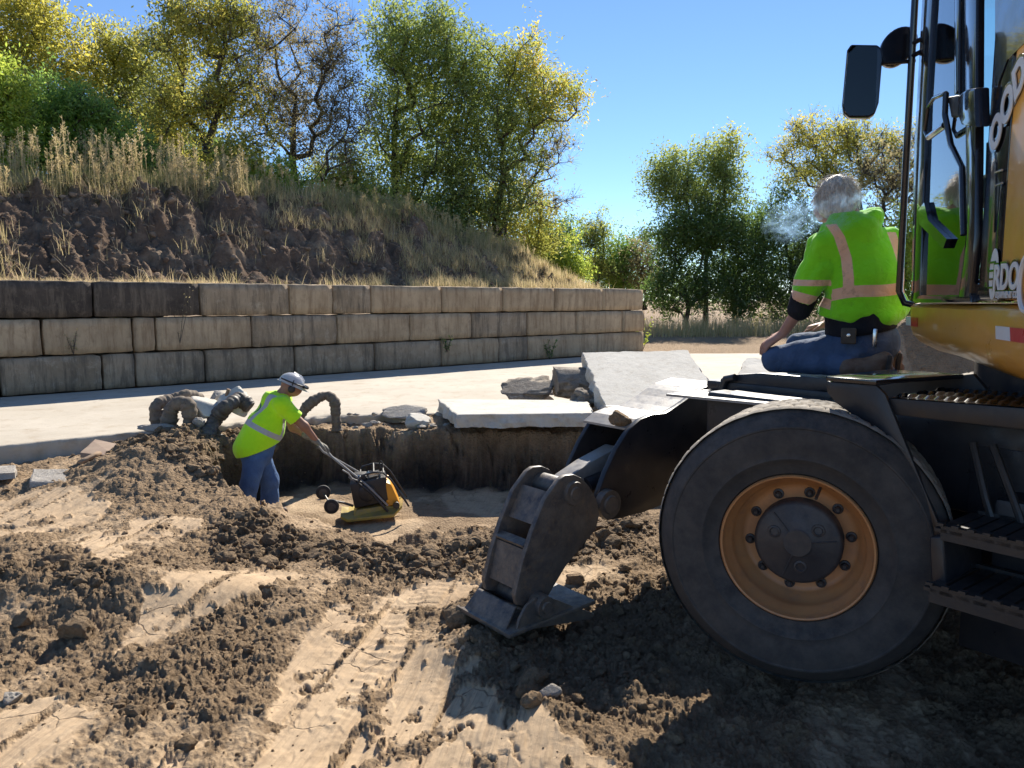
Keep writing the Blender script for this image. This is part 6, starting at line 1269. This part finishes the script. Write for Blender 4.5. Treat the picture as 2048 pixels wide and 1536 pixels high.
pt, s, t = hillpts(2600, 4.2, 15, .62, 1.9, rs, lambda s, t: sm(fbm2(s, t, 1.6, 2), .1, .4))
blades('grass', 'scattered weeds on the ledge above the middle of the wall', pt, .06 + .18 * rs.rand(len(pt)), rs, .2 + .7 * rs.rand(len(pt)), .006, .9)
# tall plumed weeds
def plumes(name, label, P0, h, rs, tone):
    Vs, Fs, Ts, off = [], [], [], 0
    n = len(P0); a = rs.rand(n) * 2 * PI; ln = .10 * rs.rand(n) + .02; d = np.stack([np.cos(a), np.sin(a), 0 * a], 1); top = P0 + d * (h * ln)[:, None] + np.array([0, 0, 1]) * h[:, None]
    s = np.stack([-np.sin(a * 1.7), np.cos(a * 1.7), np.zeros(n)], 1); w_ = .006; mid = (P0 + top) / 2 - d * (h * ln * .2)[:, None]
    V = np.stack([P0 - s * w_, P0 + s * w_, mid - s * w_ * .8, mid + s * w_ * .8, top - s * w_ * .4, top + s * w_ * .4], 1).reshape(-1, 3); q = np.array([[0, 1, 3, 2], [2, 3, 5, 4]]); Fq = (q[None] + (np.arange(n) * 6)[:, None, None]).reshape(-1, 4); Vs.append(V); Fs.append(Fq); Ts.append(np.repeat(tone, 6)); off += len(V)
    m = 34; t = rs.rand(n, m) ** .8; pl = .28 + .14 * rs.rand(n, 1); base = top[:, None] + (P0 - top)[:, None] * (t * pl)[..., None]; wdt = (.025 + .10 * t) * (1.05 - t) * 1.3
    an = rs.rand(n, m) * 2 * PI; o = np.stack([np.cos(an), np.sin(an), .9 + 0 * an], -1) * wdt[..., None]; tip = base + o; sd2 = unit(rs.randn(n, m, 3)) * .006
    V = np.stack([base, base + sd2, tip + sd2 * 1.6, tip - sd2], 2).reshape(-1, 3); Fq = np.arange(len(V)).reshape(-1, 4) + off; Vs.append(V); Fs.append(Fq); Ts.append(np.repeat(tone, 4 * m))
    k = 14; t = .35 + .6 * rs.rand(n, k); base = top[:, None] + (P0 - top)[:, None] * t[..., None]; tip = base + np.stack([np.cos(an[:, :k]), np.sin(an[:, :k]), -.2 + 0 * an[:, :k]], -1) * .07; sd2 = unit(rs.randn(n, k, 3)) * .008; off += len(V)
    V = np.stack([base, (base + tip) / 2 + sd2, tip, (base + tip) / 2 - sd2], 2).reshape(-1, 3); Fs.append(np.arange(len(V)).reshape(-1, 4) + off); Vs.append(V); Ts.append(np.repeat(np.clip(tone - .25, 0, 1), 4 * k))
    me = npmesh(name, np.concatenate(Vs), np.concatenate(Fs)); attr(me, 'tone', np.concatenate(Ts)); return tag(link(name, me, LM['dry']), label, 'weeds', kind='stuff')
pt, s, t = hillpts(3600, -4, 10, 4.8, 7.6, rs, lambda s, t: sm(fbm2(s, t, 1.1, 3), -.05, .4) * sm(-s, -9.5, -6) * .7)
plumes('tall_weeds', 'tall feathery dry weeds standing along the crest of the bank', pt, (.55 + .95 * rs.rand(len(pt)) ** 1.3) * np.interp(s, [-4, 0, 2, 6, 9], [.8, .8, 1., .85, .5]), rs, np.clip(.62 + .3 * rs.rand(len(pt)), 0, 1))
pt, s, t = hillpts(900, 9, 18, 4.2, 7, rs, lambda s, t: .5 + 0 * s)
plumes('tall_weeds', 'shorter plumed weeds on the descending right part of the bank', pt, .35 + .45 * rs.rand(len(pt)), rs, np.clip(.4 + .4 * rs.rand(len(pt)), 0, 1))
# roadside strip in front of the distant trees
n = 26000; x = 6 + 32 * rs.rand(n); y = 33 + 7 * rs.rand(n) + .05 * x; k = rs.rand(n) < .45 + .5 * fbm2(x, y, .5, 2); x, y = x[k], y[k]
blades('grass', 'dry reddish and straw-coloured grass strip below the distant trees', np.stack([x, y, -.12 + 0 * x], 1), .35 + .6 * rs.rand(len(x)), rs, np.clip(.45 + .5 * rs.rand(len(x)), 0, 1), .014, .5)
n = 260; x = 7 + 26 * rs.rand(n); y = 32.5 + 2.5 * rs.rand(n); plumes('tall_weeds', 'yellow-topped weeds standing in the distant grass strip', np.stack([x, y, -.12 + 0 * x], 1), .7 + .7 * rs.rand(n), rs, .45 + .4 * rs.rand(n))
# pale dead twigs and roots on the slope
tw_ = MB(); r_ = random.Random(9)
for k in range(260):
    s = r_.uniform(-4, 16); t = r_.uniform(1.7, 5.2); p = onhill(s, t) + Vector((0, 0, .01)); d = Vector((r_.uniform(-1, 1), r_.uniform(-.6, .2), r_.uniform(-.2, .7))).normalized(); ln = r_.uniform(.15, .6); c_ = Vector((r_.uniform(-.3, .3), 0, r_.uniform(-.3, .1)))
    tw_.tube([p, p + d * ln * .35 + c_ * .1, p + d * ln * .7 + c_ * ln * .5, p + d * ln + c_ * ln], [.006, .005, .004, .002], 4, False)
tag(tw_.build('twigs', surf('dead_wood', (.22, .17, .12), (.36, .30, .22), 9, .9, .2, 40), None, 60), 'pale dead twigs and roots sticking out of the dark soil bank', 'twigs', kind='stuff')
for mode in (0, 1):
    rs = np.random.RandomState(30 + mode); pt, s, t = hillpts(5200 if not mode else 9000, -6, 21, 1.2, 6.0, rs, lambda s, t: .35 + .6 * sm(fbm2(s, t, 1.0, 3), -.1, .3)); sz = (.03 + .07 * rs.rand(len(pt)) ** 2.5) if not mode else .015 + .02 * rs.rand(len(pt))
    o = scatter('soil_clods', pt + [0, 0, .02], sz, M['hillclod'], 2 if not mode else 1, 6, .4, cut=3, smooth=False); tag(o, 'crumbled dark clods lying over the eroded bank' if not mode else 'fine crumbs of earth over the eroded bank', 'soil', kind='stuff')
def plant(name, label, s, t, z0, h, n, mat, leaf, seed, flower=None, onw=True):
    rs = np.random.RandomState(seed); b0 = wp(s, t, z0); root = thing(name, label, 'weed', tuple(b0)); st_ = MB(); LP = []
    for k in range(n):
        a = rs.rand() * 2 * PI; d = Vector((math.cos(a) * .35, math.sin(a) * .35 - .1, 1)).normalized(); q = [Vector((0, 0, 0)) + d * h * t_ * (.6 + .4 * rs.rand()) for t_ in (0, .5, 1)]; st_.tube(q, [.005, .004, .002], 4, False)
        for u in np.linspace(.2, 1, 12): LP.append(np.array(q[0].lerp(q[2], u)) + rs.randn(3) * .025)
    st_.build('stem', M['bark'], root, 60, False); V, Fq, tt = leaves(np.array(LP), leaf, rs, rs.rand(len(LP))); me = npmesh('foliage', V, Fq); attr(me, 'tone', tt); link('foliage', me, LM[mat], root)
plant('weed', 'dark leafy weed growing from the bottom wall joint, left one', s_of(893), -.03, .32, .42, 7, 'dark', .035, 1)
plant('weed', 'dark bushy weed at the wall foot near its far end', s_of(1095), -.08, .0, .60, 9, 'dark', .035, 2)
plant('weed', 'yellow flowering weed leaning out beside the far end of the wall', s_of(1300), .3, .0, 1.3, 8, 'lime', .05, 3)
plant('weed', 'thin bare sapling rising in front of the stained wall blocks', s_of(362), -.05, .75, 1.35, 3, 'rust', .02, 4)
plant('weed', 'small dry twiggy weed in the middle course joint at the left', s_of(150), -.03, .62, .4, 6, 'rust', .02, 5)
